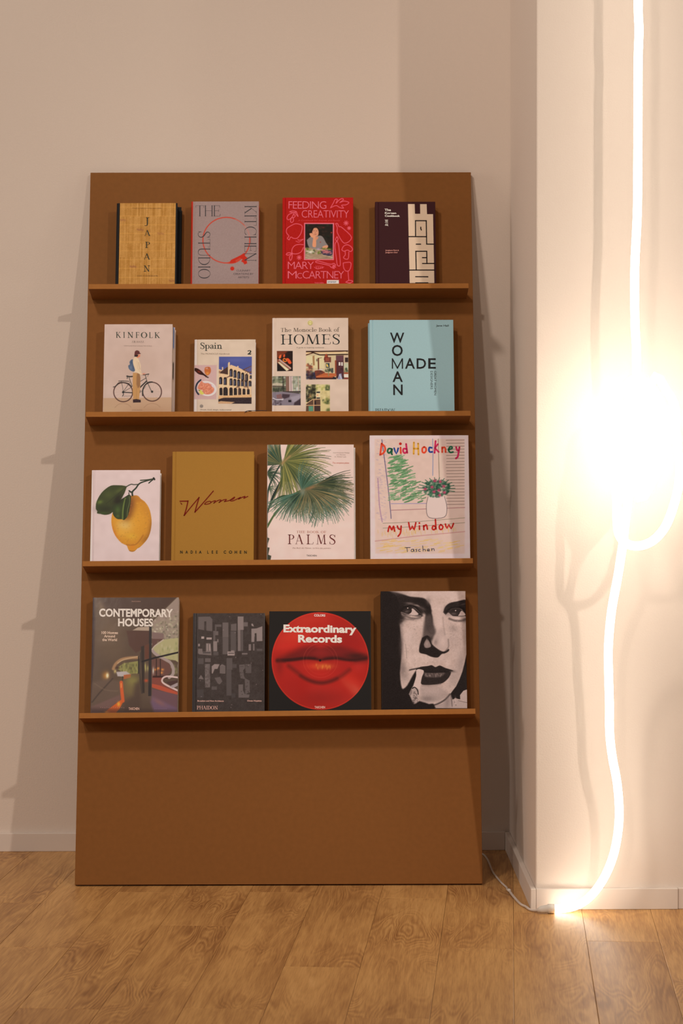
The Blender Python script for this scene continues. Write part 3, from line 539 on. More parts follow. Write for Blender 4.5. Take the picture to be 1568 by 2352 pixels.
def art_window():
    # a generic crayon picture: green strokes, a vase of flowers, yellow hatching
    c = Canvas(6.4, WINDOW, 1.2, bg=(208, 184, 176)); R = c.rnd
    c.rect(135, 120, 1445, 1800, (204, 174, 156), 14); c.grain(60, 3, 4)
    def L(p, w, col, al=1, sm=0): c.stroke(p, w, col, al, sm, 1)
    for k in range(22): L([(1175 + R.random() * 12, 140 + k * 45), (1440, 137 + k * 45)], 8, (116, 92, 80), .85)
    for k in range(16): L([(1060 + k * 3, 120), (1085 + k * 3, 700)], 5, (196, 176, 152), .3)
    L([(980, 120), (985, 330), (980, 660)], 9, (92, 112, 150), .9, 3); L([(1062, 120), (1075, 700)], 8, (96, 86, 62), .9)
    for k in range(120):
        y = 130 + R.random() * 1200; x = 150 + R.random() * 140
        L([(x, y), (x + 26, y + 16 * (R.random() - .3))], 5, R.choice([(150, 130, 150), (166, 140, 150)]), .7)
    L([(240, 130), (300, 600), (350, 1050), (370, 1290)], 11, (70, 62, 100), .9, 3); L([(180, 700), (200, 1100), (240, 1340)], 14, (150, 110, 136), .8, 3)
    for k in range(230):
        t = R.random(); y = 380 + t * 680; x = 320 + R.random() * (180 + 380 * t * (1 if R.random() > .3 else .5)); a = -.45 + R.random() * .3; l = 40 + R.random() * 60
        L([(x, y), (x + l * math.cos(a), y + l * math.sin(a))], 16, R.choice([(84, 128, 80), (98, 142, 92), (70, 114, 70), (116, 150, 106)]), .75)
    L([(370, 1075), (900, 1070)], 8, (120, 110, 156), .9); L([(375, 1170), (900, 1150), (1445, 1130)], 12, (156, 106, 104), .8)
    for y in (1350, 1420): L([(250, y + 10), (700, y - 10), (1445, y - 70)], 7, (122, 112, 88), .9, 3)
    for k in range(70):
        x = 160 + R.random() * 1180; y = 1440 + R.random() * 100 - (x - 160) * .06
        L([(x, y), (x + 6, y + 50)], 7, (200, 160, 84), .6)
    L([(135, 1620), (700, 1550), (1445, 1480)], 13, (180, 126, 120), .8)
    for k in range(80):
        x = 150 + R.random() * 1180; y = 1600 + R.random() * 190
        L([(x, y), (x + 60 + R.random() * 60, y - 14)], 10, R.choice([(206, 164, 84), (212, 176, 106)]), .65)
    # vase and bouquet
    c.fill([(910, 975), (1150, 965), (1185, 1120), (1150, 1270), (925, 1278), (885, 1120)], (206, 182, 168), 4, 1, 3); L([(910, 975), (885, 1120), (925, 1275), (1150, 1268), (1185, 1120), (1150, 968)], 8, (84, 70, 70), .9, 4)
    for k in range(260):
        a = R.random() * 6.28; r = R.random() ** .6
        x = 1035 + 200 * r * math.cos(a); y = 850 + 130 * r * math.sin(a)
        c.blob(x, y, 16, 12, R.choice([(40, 84, 60), (30, 66, 48), (58, 104, 74)]), .9)
    for k in range(14):
        a = -3.3 + k * .27; L([(1035 + 150 * math.cos(a), 860 + 100 * math.sin(a)), (1035 + 270 * math.cos(a), 860 + 170 * math.sin(a))], 11, (48, 92, 66), .95)
    for x, y in ((870, 860), (970, 830), (1000, 900), (1070, 875), (1140, 820), (1150, 910), (1080, 950), (1010, 740), (1090, 750)): c.blob(x, y, 24, 22, (176, 50, 84), 1)
    return c
def art_houses():
    c = Canvas(7.127, HOUSES, 1.25, bg=(84, 66, 52)); R = c.rnd
    F = c.fill; B = c.blob
    c.grain(200, 5, 4)
    F([(60, 60), (1500, 60), (1200, 330), (900, 470), (600, 420), (200, 260)], (72, 52, 42), 40); B(350, 700, 260, 340, (104, 82, 62), .8); B(230, 260, 60, 160, (120, 98, 74), .7, -.4)
    B(420, 980, 240, 200, (92, 72, 54), .8)
    F([(1490, 60), (1560, 60), (1560, 1000), (1230, 780), (1060, 760), (1050, 500)], (140, 122, 104), 10)
    for k in range(150): B(1060 + R.random() * 460, 300 + R.random() * 560, 22, 12, R.choice([(170, 156, 128), (104, 96, 74), (190, 178, 150), (84, 80, 64), (150, 140, 110)]), .7, R.random() * 3)
    F([(1050, 540), (1230, 470), (1560, 300), (1560, 60), (1480, 90), (1100, 480)], (140, 118, 104), 14, .7)
    F([(740, 630), (830, 580), (1030, 570), (1040, 640)], (160, 138, 116), 6); F([(640, 640), (1030, 640), (1020, 830), (960, 900), (800, 1000), (690, 880)], (78, 52, 42), 16)
    F([(1060, 660), (1250, 680), (1250, 780), (1060, 770)], (116, 92, 84), 10); F([(1060, 770), (1240, 770), (1100, 880), (1060, 900)], (90, 62, 54), 6)
    F([(1060, 950), (1110, 880), (1240, 780), (1560, 740), (1560, 1200), (1440, 1120), (1200, 1080), (1090, 1010)], (158, 148, 104), 8)
    for k in range(60): B(1150 + R.random() * 380, 830 + R.random() * 500, 16, 30, R.choice([(176, 164, 130), (120, 120, 76), (150, 144, 96)]), .6)
    c.stroke([(1062, 950), (1110, 1010), (1220, 1080), (1350, 1150), (1400, 1240), (1400, 1340), (1340, 1400)], 46, (150, 130, 120), 1, 4); c.stroke([(1062, 940), (1110, 880), (1240, 785)], 20, (170, 152, 130), 1, 3)
    F([(1050, 1090), (1200, 1090), (1340, 1170), (1380, 1280), (1290, 1390), (1050, 1400)], (96, 64, 54), 10)
    for x, y in ((1120, 1270), (1160, 1250), (1230, 1270), (1215, 1320)): B(x, y, 26, 20, (206, 130, 60), .9)
    B(1080, 1290, 14, 60, (200, 190, 170), .9); c.stroke([(1090, 1390), (1300, 1390)], 40, (54, 30, 26))
    for x in (1130, 1195): c.stroke([(x, 1100), (x, 1380)], 14, (44, 30, 26))
    c.stroke([(430, 1260), (470, 1180), (560, 1110), (700, 1080), (830, 1075)], 46, (150, 112, 76), 1, 4, 10); c.stroke([(500, 1170), (600, 1110), (820, 1060)], 16, (176, 144, 106), .9, 3, 6)
    F([(480, 1250), (600, 1170), (840, 1130), (840, 1330), (700, 1340), (560, 1300)], (130, 124, 70), 8)
    for k in range(50): B(560 + R.random() * 270, 1170 + R.random() * 150, 10, 26, R.choice([(160, 150, 90), (90, 90, 50), (120, 110, 66), (70, 60, 40)]), .7)
    F([(480, 1310), (640, 1300), (720, 1350), (660, 1390), (500, 1380)], (170, 156, 150), 10); F([(600, 1360), (715, 1345), (715, 1400), (600, 1430)], (170, 76, 44), 5); B(500, 1245, 36, 20, (60, 36, 30), .9); c.stroke([(585, 1390), (580, 1450)], 20, (50, 44, 38))
    B(310, 1370, 60, 70, (176, 116, 50), .8); B(335, 1370, 24, 44, (240, 224, 170), 1); B(460, 1300, 22, 34, (206, 180, 110), .8)
    B(740, 1470, 130, 120, (130, 122, 62), .9); B(700, 1600, 160, 160, (110, 92, 56), .8); F([(780, 1500), (880, 1440), (880, 1960), (600, 1960), (600, 1800), (760, 1700)], (74, 56, 46), 50, .8)
    F([(60, 1480), (360, 1430), (560, 1460), (560, 1700), (380, 1880), (60, 1960)], (96, 76, 62), 30, .8); c.stroke([(90, 1800), (200, 1660), (420, 1420)], 20, (56, 44, 38), .7, 0, 10); c.stroke([(130, 1500), (300, 1600), (500, 1620)], 14, (120, 98, 76), .5, 3, 10); F([(60, 1880), (540, 1680), (560, 1760), (300, 1960), (60, 1980)], (110, 80, 72), 20, .8)
    c.stroke([(560, 1480), (570, 1600), (590, 1780)], 54, (190, 84, 42), 1, 3, 8); F([(560, 1760), (600, 1780), (540, 1900), (470, 1980), (280, 1990), (330, 1930)], (190, 84, 34), 8); B(520, 1830, 26, 40, (226, 160, 50), .9); B(330, 1955, 40, 16, (230, 150, 60), .9); c.stroke([(560, 1500), (560, 1560)], 16, (230, 150, 70), .7, 0, 6)
    c.stroke([(840, 1060), (840, 1330)], 18, (40, 36, 32)); F([(880, 900), (930, 880), (940, 1650), (900, 1650)], (50, 40, 34), 8); F([(1010, 560), (1050, 560), (1050, 1700), (1000, 1700)], (44, 38, 36), 6); F([(940, 880), (1010, 850), (1010, 1100), (940, 1100)], (90, 54, 40), 10)
    for x, y in ((950, 1210), (990, 1250), (955, 1260)): B(x, y, 12, 50, (170, 160, 90), .8)
    B(965, 1450, 34, 26, (180, 70, 40), .9); c.stroke([(900, 1140), (1100, 1080), (1500, 985)], 28, (34, 28, 28)); c.stroke([(880, 1000), (860, 1300), (900, 1650)], 26, (60, 50, 44), .8, 3, 8)
    F([(1060, 1400), (1240, 1400), (1240, 1470), (1480, 1600), (1480, 1640), (1060, 1560)], (120, 62, 50), 8); F([(1060, 1500), (1200, 1530), (1480, 1640), (1480, 1680), (1300, 1640), (1060, 1560)], (166, 72, 48), 8); F([(1060, 1580), (1480, 1680), (1480, 1960), (1060, 1700)], (100, 70, 72), 14); F([(1060, 1700), (1480, 1900), (1480, 1990), (1100, 1990), (1040, 1800)], (104, 78, 92), 30); B(1180, 1800, 120, 40, (140, 90, 70), .5, .5)
    c.stroke([(1500, 1400), (1300, 1380), (1225, 1430), (1260, 1500), (1480, 1610)], 28, (196, 168, 156), 1, 4); F([(1290, 1470), (1480, 1440), (1480, 1470), (1360, 1530)], (70, 46, 42), 5); F([(1340, 1545), (1480, 1480), (1480, 1530), (1400, 1570)], (150, 132, 128), 4)
    F([(60, 60), (120, 60), (130, 500), (110, 1200), (50, 1990), (20, 1990)], (58, 42, 42), 20, .9); F([(60, 1900), (1480, 1930), (1480, 2000), (40, 2000)], (50, 34, 30), 50, .6)
    for k in range(12): B(230 + k * 34, 1882 + (k % 3) * 4, 7, 6, (170, 120, 110), .8)
    for k in range(8): B(1110 + k * 26, 1905, 6, 5, (150, 120, 140), .7)
    # film wrinkles catch the lamp
    return c
def art_concrete():
    c = Canvas(8.71, CONCRETE, 1.1, bg=(58, 48, 43)); R = c.rnd; c.grain(50, 4, 4); c.grain(12, 4, 5)
    c.fill([(30, 60), (130, 60), (100, 2060), (20, 2060)], (50, 44, 42), 6); c.stroke([(152, 80), (120, 2040)], 12, (36, 30, 27), .9, 0, 6)
    def F(p, v, soft=4): c.fill(p, (v, v * .87, v * .81), soft)
    def Rr(x0, y0, x1, y1, v, soft=4): F([(x0, y0), (x1, y0), (x1, y1), (x0, y1)], v, soft)
    F([(190, 150), (420, 145), (465, 200), (462, 440), (345, 425), (345, 240), (305, 240), (300, 420), (185, 395)], 92)
    F([(180, 790), (260, 790), (265, 850), (330, 850), (335, 680), (425, 680), (440, 840), (440, 920), (200, 900), (175, 880)], 108); Rr(245, 545, 300, 590, 160); Rr(345, 565, 450, 605, 150); Rr(180, 690, 215, 740, 130); Rr(350, 690, 370, 830, 140); Rr(400, 700, 420, 830, 150); Rr(270, 860, 425, 880, 60)
    Rr(515, 305, 640, 350, 88); Rr(515, 305, 545, 520, 84); Rr(480, 430, 520, 640, 90); Rr(520, 440, 580, 520, 96); Rr(480, 640, 555, 840, 124); Rr(555, 600, 585, 660, 110); Rr(480, 850, 580, 920, 78)
    Rr(665, 265, 780, 560, 96); Rr(665, 560, 778, 900, 88); F([(830, 300), (940, 285), (938, 430), (830, 430)], 92); Rr(825, 440, 930, 850, 80); Rr(760, 845, 900, 925, 145); Rr(830, 820, 895, 850, 120); Rr(775, 870, 890, 890, 80)
    Rr(965, 145, 1080, 415, 122); Rr(1080, 260, 1165, 345, 98); Rr(965, 415, 1020, 835, 112); Rr(1025, 420, 1070, 835, 84); Rr(1045, 875, 1155, 905, 104)
    F([(1235, 390), (1335, 385), (1450, 340), (1452, 635), (1340, 640), (1335, 480), (1300, 480), (1290, 655), (1235, 655)], 128, 3); F([(1235, 290), (1260, 290), (1285, 345), (1240, 330)], 140); Rr(1180, 700, 1225, 825, 116); Rr(1265, 690, 1295, 825, 106); Rr(1340, 790, 1450, 835, 80)
    Rr(175, 980, 285, 1095, 78); Rr(315, 980, 425, 1055, 92); Rr(310, 1095, 410, 1560, 96); c.grain(22, 14, 8, area=(310, 1095, 410, 1560)); F([(180, 1390), (230, 1310), (280, 1390), (275, 1400)], 106, 8); Rr(150, 1600, 280, 1760, 66, 8)
    F([(445, 1280), (445, 1140), (500, 1095), (600, 1100), (560, 1190), (500, 1195), (465, 1285)], 132, 3); F([(610, 1130), (650, 1095), (715, 1130), (715, 1285), (605, 1280)], 104, 3)
    for k in range(5): c.stroke([(625, 1150 + k * 26), (705, 1150 + k * 26)], 6, (70, 60, 54))
    F([(500, 1370), (610, 1350), (655, 1440), (600, 1500), (560, 1480)], 92); Rr(440, 1540, 545, 1605, 82); Rr(740, 975, 855, 1210, 82); Rr(855, 1095, 940, 1170, 74); Rr(735, 1210, 835, 1720, 78); Rr(835, 1680, 915, 1760, 66)
    F([(990, 1110), (1100, 1100), (1110, 1170), (1070, 1220), (1085, 1330), (1110, 1380), (1195, 1420), (1200, 1640), (1110, 1700), (1100, 1400), (1020, 1380), (995, 1240)], 88); Rr(1115, 1095, 1230, 1275, 82); F([(975, 1500), (1065, 1500), (1065, 1620), (1100, 1690), (1195, 1700), (1180, 1760), (975, 1760)], 96)
    for k in range(34):
        x = 1000 + R.random() * 170; y = 1120 + R.random() * 600
        c.rect(x, y, x + 20, y + 16, (56, 46, 42), 4, .6)
    for k in range(18): c.blob(160 + R.random() * 1320, 90 + R.random() * 1900, 9, 9, (150, 128, 120), .7)
    return c
def art_lips():
    c = Canvas(6.272, RECORD, 1.2, bg=(30, 26, 23)); R = c.rnd; B = c.blob
    cx, cy, rr = 783, 773, 697
    bk = c.a.copy(); c.a[:] = np.array((158, 32, 24.)); c.grain(160, 5, 3)
    B(420, 420, 340, 160, (186, 48, 34), .9, -.3); B(640, 180, 300, 90, (176, 48, 34), .7); B(1180, 480, 300, 260, (140, 28, 24), .9); B(300, 560, 200, 60, (180, 40, 30), .8, -.2)
    B(780, 1300, 420, 130, (132, 30, 24), .8); B(400, 1150, 260, 220, (146, 28, 22), .7); B(1240, 1080, 260, 120, (180, 44, 30), .8, .7); B(1300, 1200, 130, 60, (184, 74, 56), .7, .8); B(1190, 1130, 200, 50, (172, 54, 38), .6, .8)
    c.fill([(170, 750), (350, 660), (560, 590), (700, 565), (790, 600), (900, 565), (1060, 560), (1260, 620), (1450, 700), (1450, 780), (1250, 790), (1000, 752), (780, 765), (600, 752), (380, 775), (180, 790)], (100, 26, 22), 60)
    B(790, 660, 180, 70, (128, 32, 28), .9); B(560, 640, 120, 60, (110, 26, 24), .7); B(1080, 650, 180, 70, (112, 28, 26), .7)
    c.stroke([(170, 775), (380, 770), (560, 742), (690, 745), (785, 768), (880, 745), (1010, 735), (1200, 760), (1440, 730)], 46, (52, 20, 18), .95, 5, 20); c.stroke([(180, 775), (500, 740), (700, 745)], 26, (48, 20, 18), .8, 4, 14); B(1300, 700, 170, 46, (60, 24, 20), .9)
    c.fill([(300, 800), (600, 762), (780, 775), (1000, 760), (1260, 790), (1180, 900), (1050, 1000), (900, 1060), (740, 1070), (560, 1010), (400, 900)], (150, 30, 24), 26)
    B(780, 960, 260, 90, (168, 34, 26), .9); B(700, 850, 180, 60, (182, 44, 28), .8); B(830, 850, 150, 44, (190, 90, 40), .8)
    for k in range(16): B(720 + R.random() * 210, 830 + R.random() * 55, 10, 22, R.choice([(196, 120, 50), (176, 70, 36)]), .6)
    c.stroke([(330, 850), (430, 925), (560, 1020), (700, 1075), (820, 1085), (960, 1050), (1090, 985), (1200, 900)], 34, (72, 25, 21), .7, 5, 34); c.stroke([(500, 990), (600, 1045), (700, 1078), (820, 1090), (930, 1065), (1020, 1025)], 18, (50, 23, 20), .6, 4, 30)
    c.blob(200, 850, 60, 140, (110, 24, 20), .6); B(860, 420, 200, 90, (150, 30, 26), .5)
    for r, al in ((245, .35), (200, .18)):
        c.stroke([(785 + r * math.cos(t * .105), 768 + r * math.sin(t * .105)) for t in range(61)], 6, (190, 80, 56), al)
    c.stroke([(cx + 690 * math.cos(t * .0785), cy + 690 * math.sin(t * .0785)) for t in range(81)], 12, (200, 56, 36), .5, 0, 5)
    im = c.a.copy(); m = Canvas(6.272, RECORD, 1.2, bg=(0, 0, 0)); m.fill([(cx + rr * math.cos(t * .0628), cy + rr * 1.005 * math.sin(t * .0628)) for t in range(100)], (1, 1, 1)); c.a = bk * (1 - m.a) + im * m.a
    c.blob(780, 767, 17, 17, (20, 16, 14), 1, hard=1)
    return c
def art_face():
    c = Canvas(7.127, FACE, 1.3, bg=(190, 163, 148)); R = c.rnd
    V = lambda v: (24 + 176 * v, 17 + 156 * v, 15 + 144 * v)
    def F(p, v, soft=8, al=1, sm=3): c.fill(p, V(v), soft, al, sm)
    def B(x, y, rx, ry, v, al=.7, rot=0): c.blob(x, y, rx, ry, V(v), al, rot)
    def S(p, w, v, al=1, soft=4, w1=None): c.stroke(p, w, V(v), al, 4, soft, w1)
    c.grain(90, 8, 4); c.grain(26, 6, 5)
    B(1000, 130, 400, 70, .98, .8); B(1010, 620, 90, 260, 1.0, .8, .05); B(560, 900, 130, 180, .92, .6); B(1250, 900, 150, 250, .82, .6)
    # right cheek shading and hair behind the jaw
    B(1480, 780, 90, 300, .62, .7); B(1380, 1250, 90, 260, .66, .7, .2); B(1250, 1500, 120, 160, .72, .6); B(1000, 1200, 220, 60, .92, .5)
    # forehead left shade, eye sockets
    F([(60, 60), (240, 110), (420, 150), (560, 190), (740, 205), (820, 250), (875, 330), (885, 430), (905, 520), (910, 640), (930, 760), (905, 800), (840, 760), (800, 640), (790, 520), (760, 430), (690, 340), (620, 320), (480, 330), (380, 420), (390, 560), (60, 600)], .07, 16)
    B(250, 130, 200, 40, .3, .6, .1)
    B(540, 300, 70, 18, .5, .9, .1); B(740, 380, 60, 26, .5, .6, .5); S([(640, 250), (780, 290), (860, 420)], 60, .04, .9, 20)
    F([(1080, 440), (1110, 350), (1180, 285), (1300, 255), (1460, 230), (1470, 400), (1440, 500), (1380, 380), (1260, 350), (1160, 400), (1110, 450)], .07, 12); B(1400, 300, 60, 16, .35, .6, -.2); B(1330, 280, 50, 10, .25, .5, -.2); B(840, 260, 40, 60, .5, .6)
    F([(330, 330), (450, 340), (560, 320), (700, 360), (790, 460), (770, 490), (700, 440), (600, 370), (480, 370), (400, 440), (420, 600), (330, 640)], .06, 22)
    B(700, 400, 60, 40, .16, .8, .6); B(850, 560, 44, 120, .12, .75); B(560, 560, 120, 24, .5, .5)
    # left eye
    F([(380, 430), (430, 380), (520, 345), (600, 370), (680, 430), (750, 500), (700, 520), (560, 500), (430, 480)], .12, 6)
    F([(520, 480), (560, 400), (590, 385), (640, 430), (680, 480), (600, 495)], .93, 5); c.blob(505, 415, 68, 62, V(.08), 1, hard=1); B(500, 430, 40, 26, .3, .8); c.blob(505, 378, 9, 9, V(1), 1, hard=1); B(480, 440, 26, 12, .4, .6)
    S([(400, 430), (440, 370), (520, 340), (620, 355), (700, 430), (760, 500)], 44, .03, 1, 10, 16); S([(400, 450), (500, 480), (620, 500), (720, 505)], 12, .75, .9, 5); S([(460, 500), (560, 540), (640, 545), (710, 530)], 26, .35, .8, 14); B(420, 540, 60, 70, .1, .9); B(770, 490, 30, 40, .95, .8, -.4); S([(390, 575), (500, 560), (600, 570)], 14, .45, .5, 14)
    # right eye
    F([(1110, 480), (1150, 420), (1220, 380), (1330, 370), (1400, 410), (1450, 470), (1400, 500), (1280, 500), (1180, 490)], .16, 6); F([(1120, 480), (1160, 440), (1200, 470), (1230, 500), (1140, 495)], .8, 5); F([(1320, 490), (1370, 410), (1400, 420), (1440, 470), (1400, 490)], .93, 4)
    c.blob(1270, 435, 78, 62, V(.1), 1, hard=1); B(1250, 460, 50, 22, .4, .8); c.blob(1280, 405, 9, 9, V(1), 1, hard=1); B(1320, 350, 130, 30, .12, .8); B(1130, 400, 40, 60, .15, .7); S([(1110, 450), (1200, 370), (1330, 350), (1420, 390), (1460, 450)], 34, .03, 1, 8); S([(1130, 505), (1260, 515), (1400, 510)], 16, .85, .8, 6); S([(1180, 540), (1270, 570), (1380, 570), (1450, 540)], 30, .3, .85, 14); B(1430, 560, 40, 50, .25, .6); B(1090, 500, 30, 50, .9, .6)
    B(1240, 700, 90, 60, .6, .5, .6); S([(1150, 600), (1220, 720), (1300, 770)], 18, .95, .4, 14)
    # nose
    F([(790, 520), (880, 480), (915, 620), (960, 760), (930, 850), (900, 960), (960, 1030), (900, 1060), (760, 1040), (700, 1000), (740, 860), (760, 720)], .3, 30, .9); B(830, 600, 50, 90, .3, .6); B(840, 700, 70, 70, .22, .6)
    F([(740, 860), (820, 820), (870, 860), (900, 960), (1000, 1040), (1090, 1080), (1170, 1035), (1175, 1070), (1110, 1110), (1060, 1120), (1010, 1170), (960, 1180), (880, 1165), (800, 1130), (710, 1110), (690, 1060), (710, 960)], .05, 9)
    F([(815, 870), (850, 910), (885, 990), (850, 1020), (790, 1020), (770, 960)], .62, 10); B(820, 960, 26, 50, .75, .6); B(860, 870, 60, 30, .1, .7)
    F([(960, 800), (1060, 700), (1150, 880), (1160, 1010), (1090, 1060), (1010, 1040), (930, 960), (920, 880)], .86, 26, .9); B(1080, 920, 60, 100, 1.0, .7); B(960, 930, 36, 60, .55, .6, .3); S([(1165, 880), (1170, 1000), (1130, 1060)], 18, .5, .8, 12); S([(1075, 520), (1085, 650), (1110, 800)], 16, .6, .5, 14)
    B(870, 640, 50, 130, .25, .7); B(900, 740, 60, 60, .35, .6)
    # cheek, smile lines
    S([(470, 970), (485, 1100), (490, 1200)], 8, .45, .5, 6); B(430, 1380, 60, 130, .5, .7); B(470, 1500, 80, 100, .6, .5, .3)
    for k in range(240):
        x = 430 + R.random() * 980; y = 560 + R.random() * 560
        if x < 670 or x > 1190: B(x, y, 9, 8, R.choice([.5, .62, 1.0]), .3)
    for k in range(200): B(430 + R.random() * 980, 1180 + R.random() * 700, 14, 10, R.choice([.6, .95]), .2)
    # mouth
    S([(540, 1390), (600, 1375), (680, 1360)], 22, .15, .9, 8)
    F([(640, 1370), (720, 1335), (830, 1320), (900, 1305), (960, 1335), (1030, 1308), (1120, 1345), (1250, 1385), (1190, 1410), (1040, 1412), (900, 1425), (780, 1415), (660, 1400)], .06, 6)
    F([(720, 1420), (900, 1415), (1060, 1410), (1210, 1395), (1180, 1500), (1080, 1590), (960, 1620), (800, 1630), (720, 1600)], .1, 8)
    F([(780, 1425), (950, 1425), (1110, 1420), (1050, 1490), (900, 1505), (790, 1490)], .36, 18, .9)
    for k in range(26): B(800 + R.random() * 260, 1440 + R.random() * 46, 9, 14, R.choice([.75, .6, .2]), .6)
    S([(660, 1405), (900, 1422), (1180, 1405)], 14, .02, 1, 4); B(1240, 1400, 50, 20, .35, .7); S([(740, 1640), (900, 1645), (1040, 1610)], 22, .55, .6, 14)
    F([(700, 1660), (980, 1640), (1100, 1700), (1180, 1780), (1080, 1860), (900, 1900), (760, 1880)], .74, 40, .7); B(920, 1720, 150, 60, .88, .6); B(830, 1850, 130, 50, .5, .6)
    # jaw, neck, collar, hair on the right
    F([(1460, 1130), (1570, 1100), (1570, 1760), (1400, 1740), (1370, 1850), (1290, 1830), (1235, 1860), (1210, 1760), (1300, 1640), (1400, 1400)], .04, 8, 1, 2)
    F([(1210, 1770), (1260, 1900), (1260, 2060), (870, 2060), (900, 1990), (1080, 1920)], .8, 6, 1, 0); S([(860, 1975), (1000, 1930), (1120, 1860), (1200, 1770)], 24, .1, .8, 10); B(1160, 1900, 40, 120, .6, .6, .2); S([(1215, 1780), (1240, 1960)], 16, .3, .7, 8)
    F([(1240, 1860), (1300, 1835), (1340, 1870), (1480, 1900), (1500, 2060), (1250, 2060)], .84, 4, 1, 0); F([(1370, 1860), (1365, 1780), (1420, 1710), (1500, 1680), (1500, 1900)], .86, 4, 1, 0); S([(1340, 1870), (1500, 1905)], 10, .4, .8, 4); c.blob(1278, 1895, 8, 8, V(.3)); c.blob(1298, 1945, 8, 8, V(.3)); B(1290, 1870, 14, 60, 1, .5)
    # left darkness
    F([(0, 60), (230, 120), (330, 200), (365, 320), (370, 560), (385, 760), (398, 960), (400, 1200), (380, 1440), (400, 1640), (430, 1700), (500, 1640), (560, 1530), (640, 1400), (650, 1480), (600, 1640), (540, 1760), (570, 1860), (640, 1930), (700, 1890), (860, 1935), (930, 1930), (880, 2060), (0, 2060)], .03, 14, 1, 2)
    B(330, 900, 80, 500, .03, .8); B(400, 640, 40, 50, .5, .5); B(400, 1000, 36, 200, .3, .7)
    # cigarette
    F([(650, 1385), (690, 1372), (760, 1390), (768, 1430), (740, 1500), (720, 1600), (700, 1720), (660, 1720), (600, 1680), (615, 1600), (645, 1490), (645, 1430)], .98, 5)
    F([(600, 1670), (690, 1700), (680, 1800), (650, 1900), (610, 1940), (570, 1860), (580, 1760)], .8, 8); F([(525, 1780), (575, 1700), (580, 1760), (550, 1810)], .6, 6)
    for k in range(40): B(590 + R.random() * 80, 1720 + R.random() * 190, 9, 9, R.choice([.95, .3, .6, .1]), .8)
    S([(585, 1690), (620, 1668), (665, 1710), (680, 1780)], 16, .05, 1, 3); B(600, 1920, 30, 26, .1, .8); B(625, 1910, 12, 22, .8, .9)
    c.grain(8, 5, 11)
    S([(75, 2025), (1490, 1998)], 14, .0, 1, 4)
    return c
# ---------------------------------------------------------------- lettering: a drawn serif face, and the plain built-in sans
def T_v(x, y0, y1, w): return [(x - w / 2, y0), (x + w / 2, y0), (x + w / 2, y1), (x - w / 2, y1)]
def T_d(x0, y0, x1, y1, w): return [(x0 - w / 2, y0), (x0 + w / 2, y0), (x1 + w / 2, y1), (x1 - w / 2, y1)]
def T_h(x0, x1, y, t): return [(x0, y - t / 2), (x1, y - t / 2), (x1, y + t / 2), (x0, y + t / 2)]
def T_e(cx, cy, rx, ry, a0, a1, w, t, n=20):
    out, inn = [], []
    for i in range(n + 1):
        a = math.radians(a0 + (a1 - a0) * i / n); c, s = math.cos(a), math.sin(a)
        out.append((cx + rx * c, cy + ry * s)); inn.append((cx + (rx - w) * c, cy + (ry - t) * s))
    return ('band', out, inn)
def T_s(pts, n=6):
    P = spline(pts, n); out, inn = [], []
    for i, p in enumerate(P):
        q = P[min(i + 1, len(P) - 1)] - P[max(i - 1, 0)]; l = math.hypot(q[0], q[1]) or 1; nx, ny = -q[1] / l, q[0] / l; h = p[2] / 2
        out.append((p[0] + nx * h, p[1] + ny * h)); inn.append((p[0] - nx * h, p[1] - ny * h))
    return ('band', out, inn)
